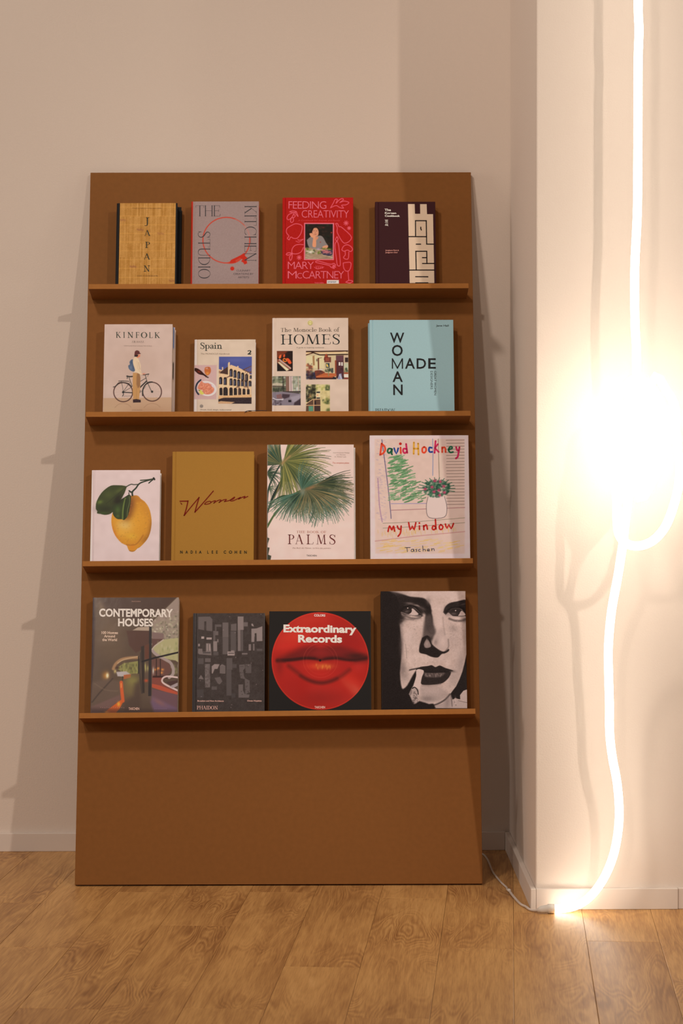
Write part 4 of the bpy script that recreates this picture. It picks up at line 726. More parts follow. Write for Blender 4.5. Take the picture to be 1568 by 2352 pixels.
def glyph(ch, w, t, s):
    def sf(x, y, up=1, l=None, r=None):      # bracketed serif on a stem end; up=+1 at the foot, -1 at the head
        l = s if l is None else l; r = s if r is None else r; h = w / 2
        return [(x - h - l, y), (x + h + r, y), (x + h + r, y + up * t), (x + h, y + up * (t + s * .45)), (x - h, y + up * (t + s * .45)), (x - h - l, y + up * t)]
    def st(x, y0=0, y1=1): return [T_v(x, y0, y1, w), sf(x, y0), sf(x, y1, -1)]
    m = s + w / 2; G = []
    if ch == 'I': return st(m), 2 * m
    if ch == 'H': return st(m) + st(m + .58) + [T_h(m, m + .58, .52, t)], 2 * m + .58
    if ch == 'T': return [T_v(.36, 0, 1, w), sf(.36, 0), T_h(0, .72, 1 - t / 2, t), T_d(.0 + t, .8, t * .5, 1, t), T_d(.72 - t, .8, .72 - t * .5, 1, t)], .72
    if ch in 'EFL':
        G = st(m); r = m + .5
        if ch != 'L': G += [T_h(m, r - .03, 1 - t / 2, t), T_d(r - .03, .8, r - .05, 1, t * 1.2), T_h(m, r - .12, .52, t), T_v(r - .12, .42, .62, t * 1.2)]
        if ch != 'F': G += [T_h(m, r, t / 2, t), T_d(r - .02, 0, r + .02, .22, t * 1.2)]
        return G, r + .02
    if ch == 'K': return st(m) + [T_d(m + w * .3, .42, m + .5, 1, t * 1.3), T_h(m + .38, m + .62, 1 - t / 2, t), T_d(m + .56, 0, m + .16, .58, w * 1.15), T_h(m + .42, m + .7, t / 2, t)], m + .68
    if ch in 'PRBD':
        G = st(m)
        if ch == 'D': return G + [T_e(m + .06, .5, .56, .5, -90, 90, w * 1.1, t), T_h(m, m + .08, t / 2, t), T_h(m, m + .08, 1 - t / 2, t)], m + .63
        G += [T_e(m + .12, .745, .34, .255, -90, 90, w, t), T_h(m, m + .14, 1 - t / 2, t), T_h(m, m + .14, .49 + t / 2, t)]
        if ch == 'R': G += [T_d(m + .52, 0, m + .16, .52, w * 1.1), T_h(m + .38, m + .64, t / 2, t)]; return G, m + .62
        if ch == 'B': G += [T_e(m + .12, .26, .39, .26, -90, 90, w * 1.05, t), T_h(m, m + .14, t / 2, t)]; return G, m + .52
        return G, m + .46
    if ch in 'OQ': return [T_e(.42, .5, .42, .515, 0, 360, w * 1.1, t, 40)], .84
    if ch == 'C': return [T_e(.44, .5, .44, .515, 48, 315, w * 1.1, t, 30), T_v(.735, .74, .99, t * 1.4)], .78
    if ch == 'G': return [T_e(.44, .5, .44, .515, 48, 318, w * 1.1, t, 30), T_v(.735, .74, .99, t * 1.4), T_v(.74, .06, .44, w), T_h(.6, .86, .44, t)], .86
    if ch == 'A': return [T_d(.06, 0, .37, 1, t * 1.5), T_d(.68, 0, .36, 1.01, w * 1.15), T_h(.14, .56, .34, t), T_h(-.04, .2, t / 2, t), T_h(.52, .84, t / 2, t)], .8
    if ch == 'V': return [T_d(.38, 0, .66, 1, t * 1.5), T_d(.37, 0, .08, 1, w * 1.15), T_h(-.06, .24, 1 - t / 2, t), T_h(.54, .78, 1 - t / 2, t)], .74
    if ch == 'W': return [T_d(.3, 0, .06, 1, w * 1.1), T_d(.3, 0, .5, 1, t * 1.5), T_d(.72, 0, .48, 1, w * 1.1), T_d(.72, 0, .94, 1, t * 1.5), T_h(-.06, .2, 1 - t / 2, t), T_h(.84, 1.04, 1 - t / 2, t)], 1.0
    if ch == 'N': return [T_v(m, 0, 1, t * 1.5), sf(m, 0), T_d(m + .58, 0, m - .02, 1, w * 1.2), T_h(0, m + .1, 1 - t / 2, t), T_v(m + .58, 0, 1, t * 1.5), sf(m + .58, 1, -1)], 2 * m + .58
    if ch == 'M': return [T_d(m - .02, 0, m + .05, 1, t * 1.6), T_h(0, m + s, t / 2, t), T_d(m + .40, .03, m + .08, 1, w * 1.15), T_d(m + .40, .03, m + .72, 1, t * 1.6), T_d(m + .8, 0, m + .74, 1, w), sf(m + .8, 0), T_h(m - .1, m + .1, 1 - t / 2, t), T_h(m + .7, m + .74 + m, 1 - t / 2, t)], 2 * m + .78
    if ch == 'U': return [T_v(m, .3, 1, w), sf(m, 1, -1), T_v(m + .54, .3, 1, t * 1.5), sf(m + .54, 1, -1), T_s([(m, .32, w), (m + .03, .12, w * .9), (m + .16, .01, t * 2), (m + .33, .0, t * 1.5), (m + .48, .08, t * 1.5), (m + .54, .32, t * 1.5)])], 2 * m + .54
    if ch == 'J': return [T_v(m + .1, .1, 1, w), sf(m + .1, 1, -1), T_s([(m + .1, .15, w), (m + .06, -.08, w * .8), (m - .06, -.17, t * 1.5), (m - .2, -.13, w * .7)])], 2 * m + .12
    if ch == 'Y': return [T_v(.36, 0, .48, w), sf(.36, 0), T_d(.36, .44, .08, 1, w), T_d(.37, .44, .64, 1, t * 1.5), T_h(-.05, .24, 1 - t / 2, t), T_h(.52, .76, 1 - t / 2, t)], .72
    if ch == 'S': return [T_s([(.52, .78, t * 1.2), (.45, .92, t * 1.5), (.28, 1.0, t * 1.6), (.1, .9, w * .8), (.08, .72, w * .9), (.24, .58, w * 1.1), (.42, .45, w * 1.1), (.52, .27, w * .95), (.46, .08, w * .7), (.27, -.01, t * 1.6), (.1, .06, t * 1.4), (.04, .24, t * 1.2)], 8), T_v(.53, .72, .99, t * 1.3), T_v(.04, .01, .28, t * 1.3)], .58
    if ch == '2': return [T_s([(.06, .5, w * .9), (.12, .62, w * .6), (.27, .67, t * 2), (.4, .58, w * .9), (.38, .4, w), (.2, .2, w * .7), (.04, .04, t * 1.5)], 8), [(.0, 0), (.46, 0), (.5, .2), (.45, .2), (.42, w), (.03, w)]], .5
    X = .64
    if ch == 'i': return [T_v(m, 0, X, w), sf(m, 0), sf(m, X, -1, s, -w * .3), ('band', [(m + w * .62 * math.cos(a * .5236), .9 + w * .62 * math.sin(a * .5236)) for a in range(13)], [(m, .9)] * 13)], 2 * m
    if ch == 'l': return [T_v(m, 0, 1.06, w), sf(m, 0), sf(m, 1.06, -1, s, -w * .3)], 2 * m
    if ch in 'nh':
        return [T_v(m, 0, X if ch == 'n' else 1.06, w), sf(m, 0), sf(m, X if ch == 'n' else 1.06, -1, s, -w * .3), T_s([(m, .46, t), (m + .12, .6, t * 1.8), (m + .27, .63, w * .8), (m + .36, .52, w), (m + .38, .36, w)]), T_v(m + .38, 0, .4, w), sf(m + .38, 0)], 2 * m + .38
    if ch == 'r': return [T_v(m, 0, X, w), sf(m, 0), sf(m, X, -1, s, -w * .3), T_s([(m, .44, t), (m + .1, .59, t * 1.6), (m + .24, .61, w * .8)])], m + .3
    if ch == 'p': return [T_v(m, -.34, X, w), sf(m, -.34), sf(m, X, -1, s, -w * .3), T_e(m + .2, .32, .3, .335, 0, 360, w, t, 28)], m + .52
    if ch == 'd': return [T_v(.5, 0, 1.06, w), sf(.5, 0, 1, -w * .3, s * .6), sf(.5, 1.06, -1, s, -w * .3), T_e(.29, .32, .29, .335, 0, 360, w, t, 28)], .5 + m
    if ch == 'o': return [T_e(.3, .32, .3, .335, 0, 360, w, t, 28)], .6
    if ch == 'c': return [T_e(.3, .32, .3, .335, 40, 320, w, t, 24), T_s([(.5, .56, w * .6), (.49, .5, w * .8), (.47, .47, t)])], .52
    if ch == 'e': return [T_e(.3, .32, .3, .335, 0, 325, w, t, 28), T_h(.06, .57, .35, t)], .58
    if ch == 'a': return [T_s([(.08, .46, w * .8), (.12, .58, t * 1.6), (.24, .64, t * 1.8), (.37, .56, w * .9), (.4, .4, w), (.4, .14, w), (.44, .03, t * 1.6), (.52, .06, t)]), T_s([(.39, .36, t), (.2, .3, t * 1.8), (.07, .16, w), (.16, .02, t * 2), (.3, .04, t * 1.4), (.39, .14, t)])], .52
    if ch == 'k': return [T_v(m, 0, 1.06, w), sf(m, 0), sf(m, 1.06, -1, s, -w * .3), T_d(m, .26, m + .32, .62, t * 1.5), T_h(m + .2, m + .44, .62, t), T_d(m + .4, 0, m + .14, .38, w), T_h(m + .28, m + .52, t / 2, t)], m + .5
    if ch == 'f': return [T_v(m, 0, .8, w), sf(m, 0), T_h(0, m + .24, .6, t), T_s([(m, .78, w), (m + .04, .98, w * .8), (m + .16, 1.08, t * 1.8), (m + .3, 1.02, w * .7)])], m + .24
    return [], .34
STYLES = {'book': (.135, .04, .12), 'light': (.115, .03, .12), 'fine': (.075, .022, .035), 'heavy': (.18, .05, .12), 'flare': (.15, .05, .06)}
def serif_polys(text, style, track=.1):
    w, t, s = STYLES[style]; x = 0; out = []
    for ch in text:
        if ch == ' ': x += .38; continue
        g, adv = glyph(ch, w, t, s)
        for p in g:
            if isinstance(p, tuple): out.append(('band', [(a + x, b) for a, b in p[1]], [(a + x, b) for a, b in p[2]]))
            else: out.append([(a + x, b) for a, b in p])
        x += adv + track
    return out
_sans = {}
def sans_mesh(text, bold, spacing=1.0):
    k = (text, bold, spacing)
    if k in _sans: return _sans[k]
    def cv(s):
        c = bpy.data.curves.new('type', 'FONT'); c.body = s; c.size = 1; c.offset = bold; c.resolution_u = 3; c.space_character = spacing
        o = bpy.data.objects.new('type', c); me = bpy.data.meshes.new_from_object(o)
        V = np.array([v.co[:2] for v in me.vertices]) if len(me.vertices) else np.zeros((0, 2)); F = [tuple(p.vertices) for p in me.polygons]
        bpy.data.objects.remove(o); bpy.data.curves.remove(c); bpy.data.meshes.remove(me); return V, F
    hV, _ = cv('H'); V, F = cv(text)
    y0, y1 = hV[:, 1].min(), hV[:, 1].max(); V = V.copy(); V[:, 1] = (V[:, 1] - y0) / (y1 - y0)
    _sans[k] = (V, F); return V, F
class Type:
    """collects lettering for one cover, in the magnified view's coordinates"""
    def __init__(s, corners): s.c = Canvas(8, corners, .02); s.parts = []; s.open = None
    def new(s, name):
        s.V = []; s.F = []; s.C = []; s.parts.append((name, s.V, s.F, s.C)); s.open = name
    def add(s, V, F, col, name=None):
        name = name or (s.open if s.open not in ('lettering', 'letter', None) else 'letter_block')
        if name != s.open or name in ('lettering', 'letter'): s.new(name)
        o = len(s.V); s.V += [tuple(v) for v in V]; s.F += [tuple(i + o for i in f) for f in F]; s.C += [col] * len(V)
    def place(s, P, box, rot):
        # P: Nx2 with cap height 0..1 ; box x0,x1,ytop,ybase
        P = np.asarray(P, float); x0, x1, yt, yb = box; a, b = P[:, 0].min(), P[:, 0].max()
        u = (P[:, 0] - a) / (b - a)
        if rot: return np.stack([x0 + (x1 - x0) * P[:, 1], yt + (yb - yt) * u], 1)
        return np.stack([x0 + (x1 - x0) * u, yb + (yt - yb) * P[:, 1]], 1)
    def serif(s, text, x0, x1, yt, yb, col, style='book', rot=False, slant=0, track=.1):
        polys = serif_polys(text, style, track); V, F = [], []
        for p in polys:
            o = len(V)
            if isinstance(p, tuple):
                n = len(p[1]); V += p[1] + p[2]; F += [(o + i, o + i + 1, o + n + i + 1, o + n + i) for i in range(n - 1)]
            else: V += p; F.append(tuple(range(o, o + len(p))))
        V = [(x + y * slant, y) for x, y in V]
        s.add(s.place(V, (x0, x1, yt, yb), rot), F, col, 'letter' if len(text) == 1 else 'lettering')
    def sans(s, text, x0, x1, yt, yb, col, bold=0, rot=False, slant=0, spacing=1.0):
        V, F = sans_mesh(text, bold, spacing)
        if len(V) == 0: return
        V = V.copy(); V[:, 0] += V[:, 1] * slant; s.add(s.place(V, (x0, x1, yt, yb), rot), F, col, 'letter' if len(text) == 1 else 'lettering')
    def stroke(s, pts, w, col, n=5, w1=None):
        m = len(pts); P = [(p[0], p[1], (p[2] if len(p) > 2 else w + ((w1 or w) - w) * i / max(1, m - 1))) for i, p in enumerate(pts)]
        if n <= 1: n = 1
        b = T_s(P, n) if m > 2 else T_s(P, 1); k = len(b[1])
        s.add(b[1] + b[2], [(i, i + 1, k + i + 1, k + i) for i in range(k - 1)], col)
        for e in (0, -1):
            x, y, ww = P[e]; s.add([(x, y)] + [(x + ww / 2 * math.cos(a * .785), y + ww / 2 * math.sin(a * .785)) for a in range(8)], [(0, 1 + a, 1 + (a + 1) % 8) for a in range(8)], col)
    def poly(s, pts, col): s.add(pts, [tuple(range(len(pts)))], col)
    def rect(s, x0, y0, x1, y1, col): s.poly([(x0, y0), (x1, y0), (x1, y1), (x0, y1)], col)
    def dot(s, x, y, r, col): s.poly([(x + r * math.cos(a * .393), y + r * math.sin(a * .393)) for a in range(16)], col)
# ---------------------------------------------------------------- what is written on each cover
INK = (44, 40, 34)
def let_japan(t):
    for ch, x0, x1, y0, y1 in (('J', 745, 845, 440, 600), ('A', 735, 878, 728, 856), ('P', 755, 862, 990, 1128), ('A', 722, 868, 1255, 1388), ('N', 718, 862, 1522, 1660)): t.serif(ch, x0, x1, y0, y1, (52, 48, 34), 'book')
    t.serif('NANCY SINGLETON HACHISU', 470, 1130, 218, 240, (112, 74, 36), 'book'); t.serif('THE COOKBOOK', 570, 1040, 1742, 1768, (104, 68, 36), 'book')
def let_kitchen(t):
    c = (66, 60, 58); t.serif('THE', 170, 662, 150, 366, c, 'fine', track=.06); t.serif('KITCHEN', 1145, 1380, 155, 1265, c, 'fine', True, track=.07); t.serif('STUDIO', 220, 456, 675, 1612, c, 'fine', True, track=.09)
    k = (84, 70, 66); t.sans('CULINARY', 985, 1265, 1434, 1470, k); t.sans('CREATIONS BY', 925, 1325, 1500, 1537, k); t.sans('ARTISTS', 1018, 1236, 1568, 1605, k)
def let_feeding(t):
    K = (216, 96, 106)
    t.sans('FEEDING', 192, 948, 156, 302, K, -.012, spacing=.86); t.sans('CREATIVITY', 456, 1402, 336, 480, K, -.012, spacing=.93); t.sans('MARY', 184, 702, 1366, 1508, K, -.012, spacing=.84); t.sans('M', 184, 360, 1552, 1696, K, -.012); t.sans('c', 372, 466, 1590, 1696, K, -.012) if 0 else t.sans('C', 370, 466, 1590, 1696, K, -.01)
    t.sans('CARTNEY', 478, 1305, 1552, 1696, K, -.012, spacing=.84); t.sans('A Cookbook for Friends and Family', 380, 1228, 524, 552, (196, 62, 62), 0, slant=.25); t.sans('TASCHEN', 716, 896, 1772, 1800, (206, 84, 88), .01)
def let_korean(t):
    W = (226, 196, 172); t.sans('The', 280, 420, 245, 296, W, .03); t.sans('Korean', 284, 540, 320, 362, W, .03); t.sans('Cookbook', 284, 622, 382, 428, W, .03)
    for P in ([(286, 500), (352, 500)], [(300, 514), (300, 534), (322, 534), (322, 514), (300, 514)], [(342, 504), (342, 545)], [(290, 550), (352, 550)], [(318, 575), (290, 612)], [(306, 590), (330, 612)], [(345, 575), (345, 615)], [(290, 622), (352, 622), (352, 636)]): t.stroke(P, 9, W, 1)
    t.sans('Junghyun Park &', 290, 594, 1168, 1196, (206, 140, 120), .015); t.sans('Jungyoon Choi', 290, 562, 1216, 1243, (206, 140, 120), .015)
    B = (200, 170, 138); K = (32, 22, 20)
    t.poly([(806, 136), (956, 136), (962, 356), (1080, 356), (1078, 136), (1226, 136), (1232, 362), (1368, 362), (1386, 1910), (832, 1912)], B)
    t2 = []
    for P in ([(972, 862), (972, 512), (1214, 512), (1220, 1040), (1384, 1040)], [(812, 872), (1216, 872)], [(988, 1042), (1082, 1042)], [(982, 1616), (974, 1202), (1220, 1200), (1222, 1474)], [(1124, 1344), (1220, 1344)], [(1126, 1476), (1392, 1474)], [(822, 1624), (1394, 1622)], [(970, 1772), (1240, 1772)], [(970, 1910), (1240, 1908)], [(1090, 660), (1090, 690), (1102, 720)]): t2.append(P)
    t.lines = [(P, 24, K) for P in t2]
def let_kinfolk(t):
    G = (58, 62, 50)
    for ch, x0, x1 in (('K', 360, 455), ('I', 502, 530), ('N', 586, 692), ('F', 744, 812), ('O', 842, 966), ('L', 1004, 1072), ('K', 1112, 1214)): t.serif(ch, x0, x1, 238, 350, G, 'flare')
    t.serif('TRAVEL', 662, 908, 408, 446, (120, 100, 84), 'book', slant=.25); t.sans('DISPATCHES FROM ACROSS THE WORLD', 512, 1052, 498, 518, (140, 116, 100)); t.sans('JOHN BURNS', 650, 850, 1745, 1764, (136, 104, 80))
def let_spain(t):
    G = (44, 48, 40); t.serif('Spain', 252, 740, 170, 308, G, 'book', track=.04); t.serif('2', 1306, 1394, 300, 438, G, 'heavy')
    t.sans('The MONOCLE Handbook', 255, 908, 404, 438, (130, 106, 84), 0, slant=.1); t.sans('Hotels, food, design, rediscovered', 238, 938, 1664, 1694, (96, 82, 70), 0, slant=.1); t.sans('Bars, beaches and the best of the country', 238, 900, 1716, 1744, (96, 82, 70), 0)
def let_homes(t):
    G = (92, 76, 62); t.serif('The Monocle Book of', 246, 1328, 268, 340, G, 'book', track=.05)
    for ch, x0, x1 in (('H', 246, 458), ('O', 484, 678), ('M', 694, 968), ('E', 996, 1166), ('S', 1202, 1330)): t.serif(ch, x0, x1, 390, 574, (36, 38, 34), 'light')
    t.sans('A guide to inspiring residences', 532, 1040, 622, 644, (104, 88, 72))
def let_made(t):
    K = (30, 28, 27)
    for ch, x0, x1, y0, y1 in (('W', 434, 666, 280, 448), ('O', 462, 640, 484, 662), ('M', 460, 642, 704, 872), ('A', 676, 838, 700, 872), ('D', 866, 1020, 702, 872), ('E', 1056, 1180, 700, 870), ('A', 470, 638, 916, 1088), ('N', 480, 634, 1130, 1302)): t.sans(ch, x0, x1, y0, y1, K, .014) if ch != 'M' else (t.new('letter_shape'), [t.add(_seg(p, q, 19), [(0, 1, 2, 3)], K, 'letter_shape') for p, q in (((470, 863), (470, 713)), ((473, 713), (551, 862)), ((551, 862), (630, 713)), ((633, 713), (633, 863)))])
    t.sans('Jane Hall', 1186, 1392, 146, 176, (62, 64, 60), .01); t.sans('GREAT WOMEN', 1152, 1186, 908, 1302, (66, 70, 66), 0, True); t.sans('DESIGNERS', 1092, 1128, 908, 1206, (66, 70, 66), 0, True)
    t.serif('PHAIDON', 180, 508, 1522, 1586, (70, 82, 80), 'book', track=.02)
def let_women(t):
    R = (104, 26, 18); t.new('handwriting')
    t.stroke([(240, 962), (205, 912), (350, 910)], 20, R, 1); t.stroke([(350, 905), (318, 1040), (280, 1158)], 19, R, 3); t.stroke([(280, 1158), (400, 1010), (540, 845)], 17, R, 3); t.stroke([(540, 845), (505, 960), (465, 1100)], 19, R, 3); t.stroke([(465, 1100), (600, 950), (784, 736)], 18, R, 3)
    t.stroke([(632, 962), (660, 930), (720, 912), (742, 928), (720, 950), (660, 964), (632, 960)], 15, R); t.stroke([(740, 928), (822, 900), (790, 944)], 15, R, 3); t.stroke([(790, 944), (850, 904), (915, 888), (880, 934)], 15, R, 3); t.stroke([(880, 934), (940, 895), (1010, 878), (970, 918)], 15, R, 3); t.stroke([(970, 918), (1060, 896), (1130, 848), (1150, 842), (1120, 876), (1075, 888), (1080, 905), (1130, 900), (1250, 842)], 15, R); t.stroke([(1250, 842), (1215, 876)], 15, R, 1); t.stroke([(1215, 876), (1290, 838), (1330, 826), (1300, 862), (1376, 826)], 15, R, 3)
    for ch, x0, x1 in (('N', 205, 248), ('A', 296, 340), ('D', 386, 424), ('I', 471, 484), ('A', 530, 576), ('L', 674, 698), ('E', 750, 776), ('E', 826, 852), ('C', 956, 998), ('O', 1046, 1102), ('H', 1146, 1186), ('E', 1234, 1262), ('N', 1310, 1354)): t.sans(ch, x0, x1, 1754, 1806, (40, 38, 26), .03)
def let_palms(t):
    for ch, x0, x1 in (('P', 394, 500), ('A', 514, 656), ('L', 700, 816), ('M', 858, 1026), ('S', 1078, 1174)): t.serif(ch, x0, x1, 1556, 1712, (92, 34, 30), 'light')
    t.serif('THE BOOK OF', 536, 1026, 1494, 1532, (158, 96, 74), 'book', track=.14); t.sans('Das Buch der Palmen  Le livre des palmiers', 470, 1100, 1764, 1786, (140, 104, 86), 0, slant=.2); t.sans('TASCHEN', 700, 866, 1884, 1910, (60, 46, 40), .01)
    t.sans('Carl Friedrich Philipp', 1140, 1408, 204, 222, (130, 104, 86)); t.sans('von Martius', 1190, 1342, 236, 254, (130, 104, 86)); t.sans('H. Walter Lack', 1166, 1356, 270, 288, (130, 104, 86)); t.sans('The complete plates', 1130, 1404, 366, 392, (176, 84, 60), 0, slant=.2)
def let_window(t):
    t.new('handwriting')
    C = {'r': (206, 70, 42), 'g': (38, 92, 62), 'b': (40, 66, 128), 'o': (206, 150, 54), 'm': (186, 42, 78), 'd': (176, 34, 26)}
    S = lambda P, c, w=27, n=5: t.stroke(P, w, C[c], n)
    S([(236, 185), (214, 350)], 'r'); S([(236, 188), (280, 235), (284, 290), (250, 335), (212, 352)], 'r'); S([(385, 268), (340, 262), (322, 300), (345, 328), (380, 290), (388, 262), (380, 330), (388, 348)], 'g'); S([(418, 255), (450, 338), (478, 255)], 'b', 24, 2); S([(512, 245), (516, 330)], 'r', 27, 1); t.dot(510, 190, 21, C['d']); S([(600, 270), (560, 262), (550, 300), (575, 330), (606, 300)], 'm'); S([(594, 192), (602, 260), (610, 325)], 'm')
    S([(708, 170), (704, 340)], 'o', 27, 2); S([(770, 185), (774, 350)], 'o', 27, 2); S([(706, 262), (770, 262)], 'o', 27, 1); S([(858, 236), (832, 260), (834, 310), (862, 322), (886, 290), (880, 250), (856, 238)], 'r'); S([(968, 250), (935, 246), (928, 290), (945, 312), (975, 310)], 'b'); S([(1026, 150), (1010, 325)], 'm', 27, 2); S([(1060, 195), (1018, 250)], 'm', 25, 1); S([(1018, 256), (1072, 312)], 'm', 25, 1)
    S([(1122, 242), (1122, 315)], 'r', 25, 1); S([(1122, 262), (1150, 240), (1168, 262), (1172, 315)], 'r', 25); S([(1218, 276), (1262, 262), (1266, 238), (1236, 238), (1216, 282), (1240, 318), (1282, 312)], 'g', 25); S([(1326, 238), (1340, 285), (1362, 290)], 'm', 26); S([(1376, 240), (1364, 310), (1350, 380), (1322, 408)], 'm', 27)
    t.new('handwriting')
    D = lambda P, w=23, n=4: t.stroke(P, w, C['d'], n)
    D([(322, 1482), (346, 1400), (378, 1460), (404, 1402), (420, 1478)]); D([(460, 1402), (474, 1440), (500, 1448)]); D([(516, 1402), (506, 1500), (470, 1552)]); D([(626, 1350), (650, 1462), (680, 1400), (704, 1462), (732, 1352)], 23, 2); D([(784, 1400), (786, 1450)], 23, 1); t.dot(784, 1358, 14, C['d']); D([(846, 1396), (850, 1456)], 23, 1); D([(850, 1412), (886, 1384), (902, 1448)]); D([(1018, 1410), (985, 1400), (974, 1440), (1000, 1456), (1026, 1426)]); D([(1020, 1308), (1028, 1446)], 23, 1); D([(1100, 1380), (1078, 1404), (1084, 1446), (1114, 1448), (1130, 1410), (1100, 1380)]); D([(1166, 1372), (1190, 1436), (1218, 1380), (1250, 1440), (1286, 1364)], 23, 2)
    K = (52, 52, 72); t.new('handwriting')
    for P in ([(570, 1716), (650, 1714)], [(600, 1716), (606, 1776)], [(700, 1740), (668, 1744), (662, 1770), (690, 1772), (700, 1742), (706, 1776)], [(748, 1740), (728, 1746), (746, 1762), (730, 1776)], [(796, 1742), (774, 1746), (772, 1768), (798, 1770)], [(832, 1690), (838, 1768)], [(838, 1746), (866, 1742), (872, 1768)], [(900, 1756), (930, 1750), (920, 1736), (900, 1744), (904, 1766), (934, 1764)], [(962, 1728), (966, 1764)], [(966, 1742), (994, 1730), (1002, 1762)]): t.stroke(P, 9, K, 4)
def let_houses(t):
    W = (214, 190, 172); t.sans('CONTEMPORARY', 192, 1402, 276, 410, W, .035, spacing=1.0); t.sans('HOUSES', 504, 1078, 436, 566, W, .035, spacing=1.0)
    w = (196, 164, 138); t.sans('100 Homes', 234, 504, 648, 694, w, .03); t.sans('Around', 276, 456, 706, 750, w, .03); t.sans('the World', 246, 488, 764, 810, w, .03); t.sans('PHILIP JODIDIO', 726, 874, 144, 164, (150, 112, 92), .01); t.sans('TASCHEN', 684, 858, 1890, 1930, (206, 160, 136), .02)
def let_concrete(t):
    w = (200, 152, 132); t.sans('Brutalism and New Architects', 154, 680, 1816, 1848, w, .02); t.sans('Owen Hopkins', 1152, 1440, 1810, 1842, w, .02); t.serif('PHAIDON', 138, 562, 1930, 2002, (196, 148, 130), 'book', track=.02)
def let_lips(t):
    W = (222, 205, 198); t.sans('Extraordinary', 256, 1306, 256, 368, W, .04); t.sans('Records', 466, 1100, 400, 512, W, .04); t.sans('COLORS', 698, 858, 100, 134, (226, 190, 176), .03); t.sans('TASCHEN', 702, 854, 1424, 1456, (220, 160, 140), .03)
# ---------------------------------------------------------------- the room
XC, YC, BT = .5385, .8284, .014
wall_m = mat('painted_plaster', (.755, .66, .585), .9, .2, bump=(240, .30, .002), vary=(3, .012))
trim_m = mat('painted_skirting', (.74, .655, .59), .55, .4, vary=(6, .012))
props(link('wall_back', box_mesh('wall_back', -4, 0, 0, XC, .1, 4.4), wall_m), 'plain cream plaster wall behind the leaning board', kind='structure')
props(link('wall_right', box_mesh('wall_right', XC, -YC, 0, 4.2, .1, 4.4, .004), wall_m), 'projecting cream plaster wall lit by the glowing tube', kind='structure')
def skirting(name, x0, y0, x1, y1, lab, h=.055):
    return props(link(name, box_mesh(name, x0, y0, 0, x1, y1, h, .0018), trim_m), lab, kind='structure')
skirting('baseboard_back', -4, -BT, XC - BT, -.0002, 'low cream skirting along the back wall')
skirting('baseboard_side', XC - BT, -YC - BT, XC - .0002, -BT - .0002, 'low cream skirting running into the corner beside the board')
skirting('baseboard_front', XC + .0002, -YC - BT, .909, -YC - .0002, 'low cream skirting under the glowing tube')
skirting('baseboard_right', .9095, -YC - BT + .003, 4.2, -YC - .0002, 'next length of cream skirting at the right edge')
# floor: one slab and every plank on it
floor_m = wood_floor()
fl = props(link('floor', box_mesh('floor', -4, -6.6, -.03, 4.2, .1, -.0065), mat('floor_screed', (.05, .03, .018), .9)), 'oak coloured plank floor', kind='structure')
TH, S0, PW = -.08181389507, .5464361935, .1780118992
ce, sn = math.cos(TH), math.sin(TH)
known = {1: -1.1436, -6: -1.8640, -5: -1.0411, -3: -1.4525, -2: -1.8914, -1: -1.2413, 0: -2.05, -4: -.62, 2: -1.72, 3: -.9, -7: -1.3, -8: -.8}
def clip(poly, n, c):
    out = []
    for i in range(len(poly)):
        a, b = poly[i], poly[(i + 1) % len(poly)]; da = a[0] * n[0] + a[1] * n[1] - c; db = b[0] * n[0] + b[1] * n[1] - c
        if da <= 0: out.append(a)
        if da * db < 0: t = da / (da - db); out.append((a[0] + (b[0] - a[0]) * t, a[1] + (b[1] - a[1]) * t))
    return out
rp = random.Random(5); PL = 1.22; gap = .00035
for k in range(-16, 13):
    j0 = known.get(k, -rp.random() * PL)
    v = j0 - 5 * PL
    while v < .8:
        a, b = S0 + k * PW + gap, S0 + (k + 1) * PW - gap; c, d = v + gap, v + PL - gap
        P = [(a * ce - c * sn, a * sn + c * ce), (b * ce - c * sn, b * sn + c * ce), (b * ce - d * sn, b * sn + d * ce), (a * ce - d * sn, a * sn + d * ce)]
        P = clip(clip(clip(P, (0, 1), -.0005), (-1, 0), 2.4), (1, 0), 2.4); P = clip(P, (0, -1), 6.2)
        v += PL
        if len(P) < 3: continue
        cx = sum(p[0] for p in P) / len(P); cy = sum(p[1] for p in P) / len(P)
        # local frame along the plank, so that the grain follows it
        Q = [((x - cx) * ce + (y - cy) * sn, -(x - cx) * sn + (y - cy) * ce) for x, y in P]
        n = len(Q); e = .0012
        ins = []
        for i in range(n):
            q = Vector(Q[i]); u1 = (Vector(Q[i - 1]) - q).normalized(); u2 = (Vector(Q[(i + 1) % n]) - q).normalized(); s_ = (u1 + u2)
            ins.append(q + s_ * e if s_.length > .2 else q)
        V = [(x, y, -.0062) for x, y in Q] + [(x, y, -.0005) for x, y in Q] + [(p.x, p.y, 0) for p in ins]
        F = [tuple(range(2 * n, 3 * n))]
        for i in range(n):
            j = (i + 1) % n; F += [(i, j, n + j, n + i), (n + i, n + j, 2 * n + j, 2 * n + i)]
        o = link('plank', mesh('plank', V, F), floor_m, fl); o.location = (cx, cy, 0); o.rotation_euler = (0, 0, TH)
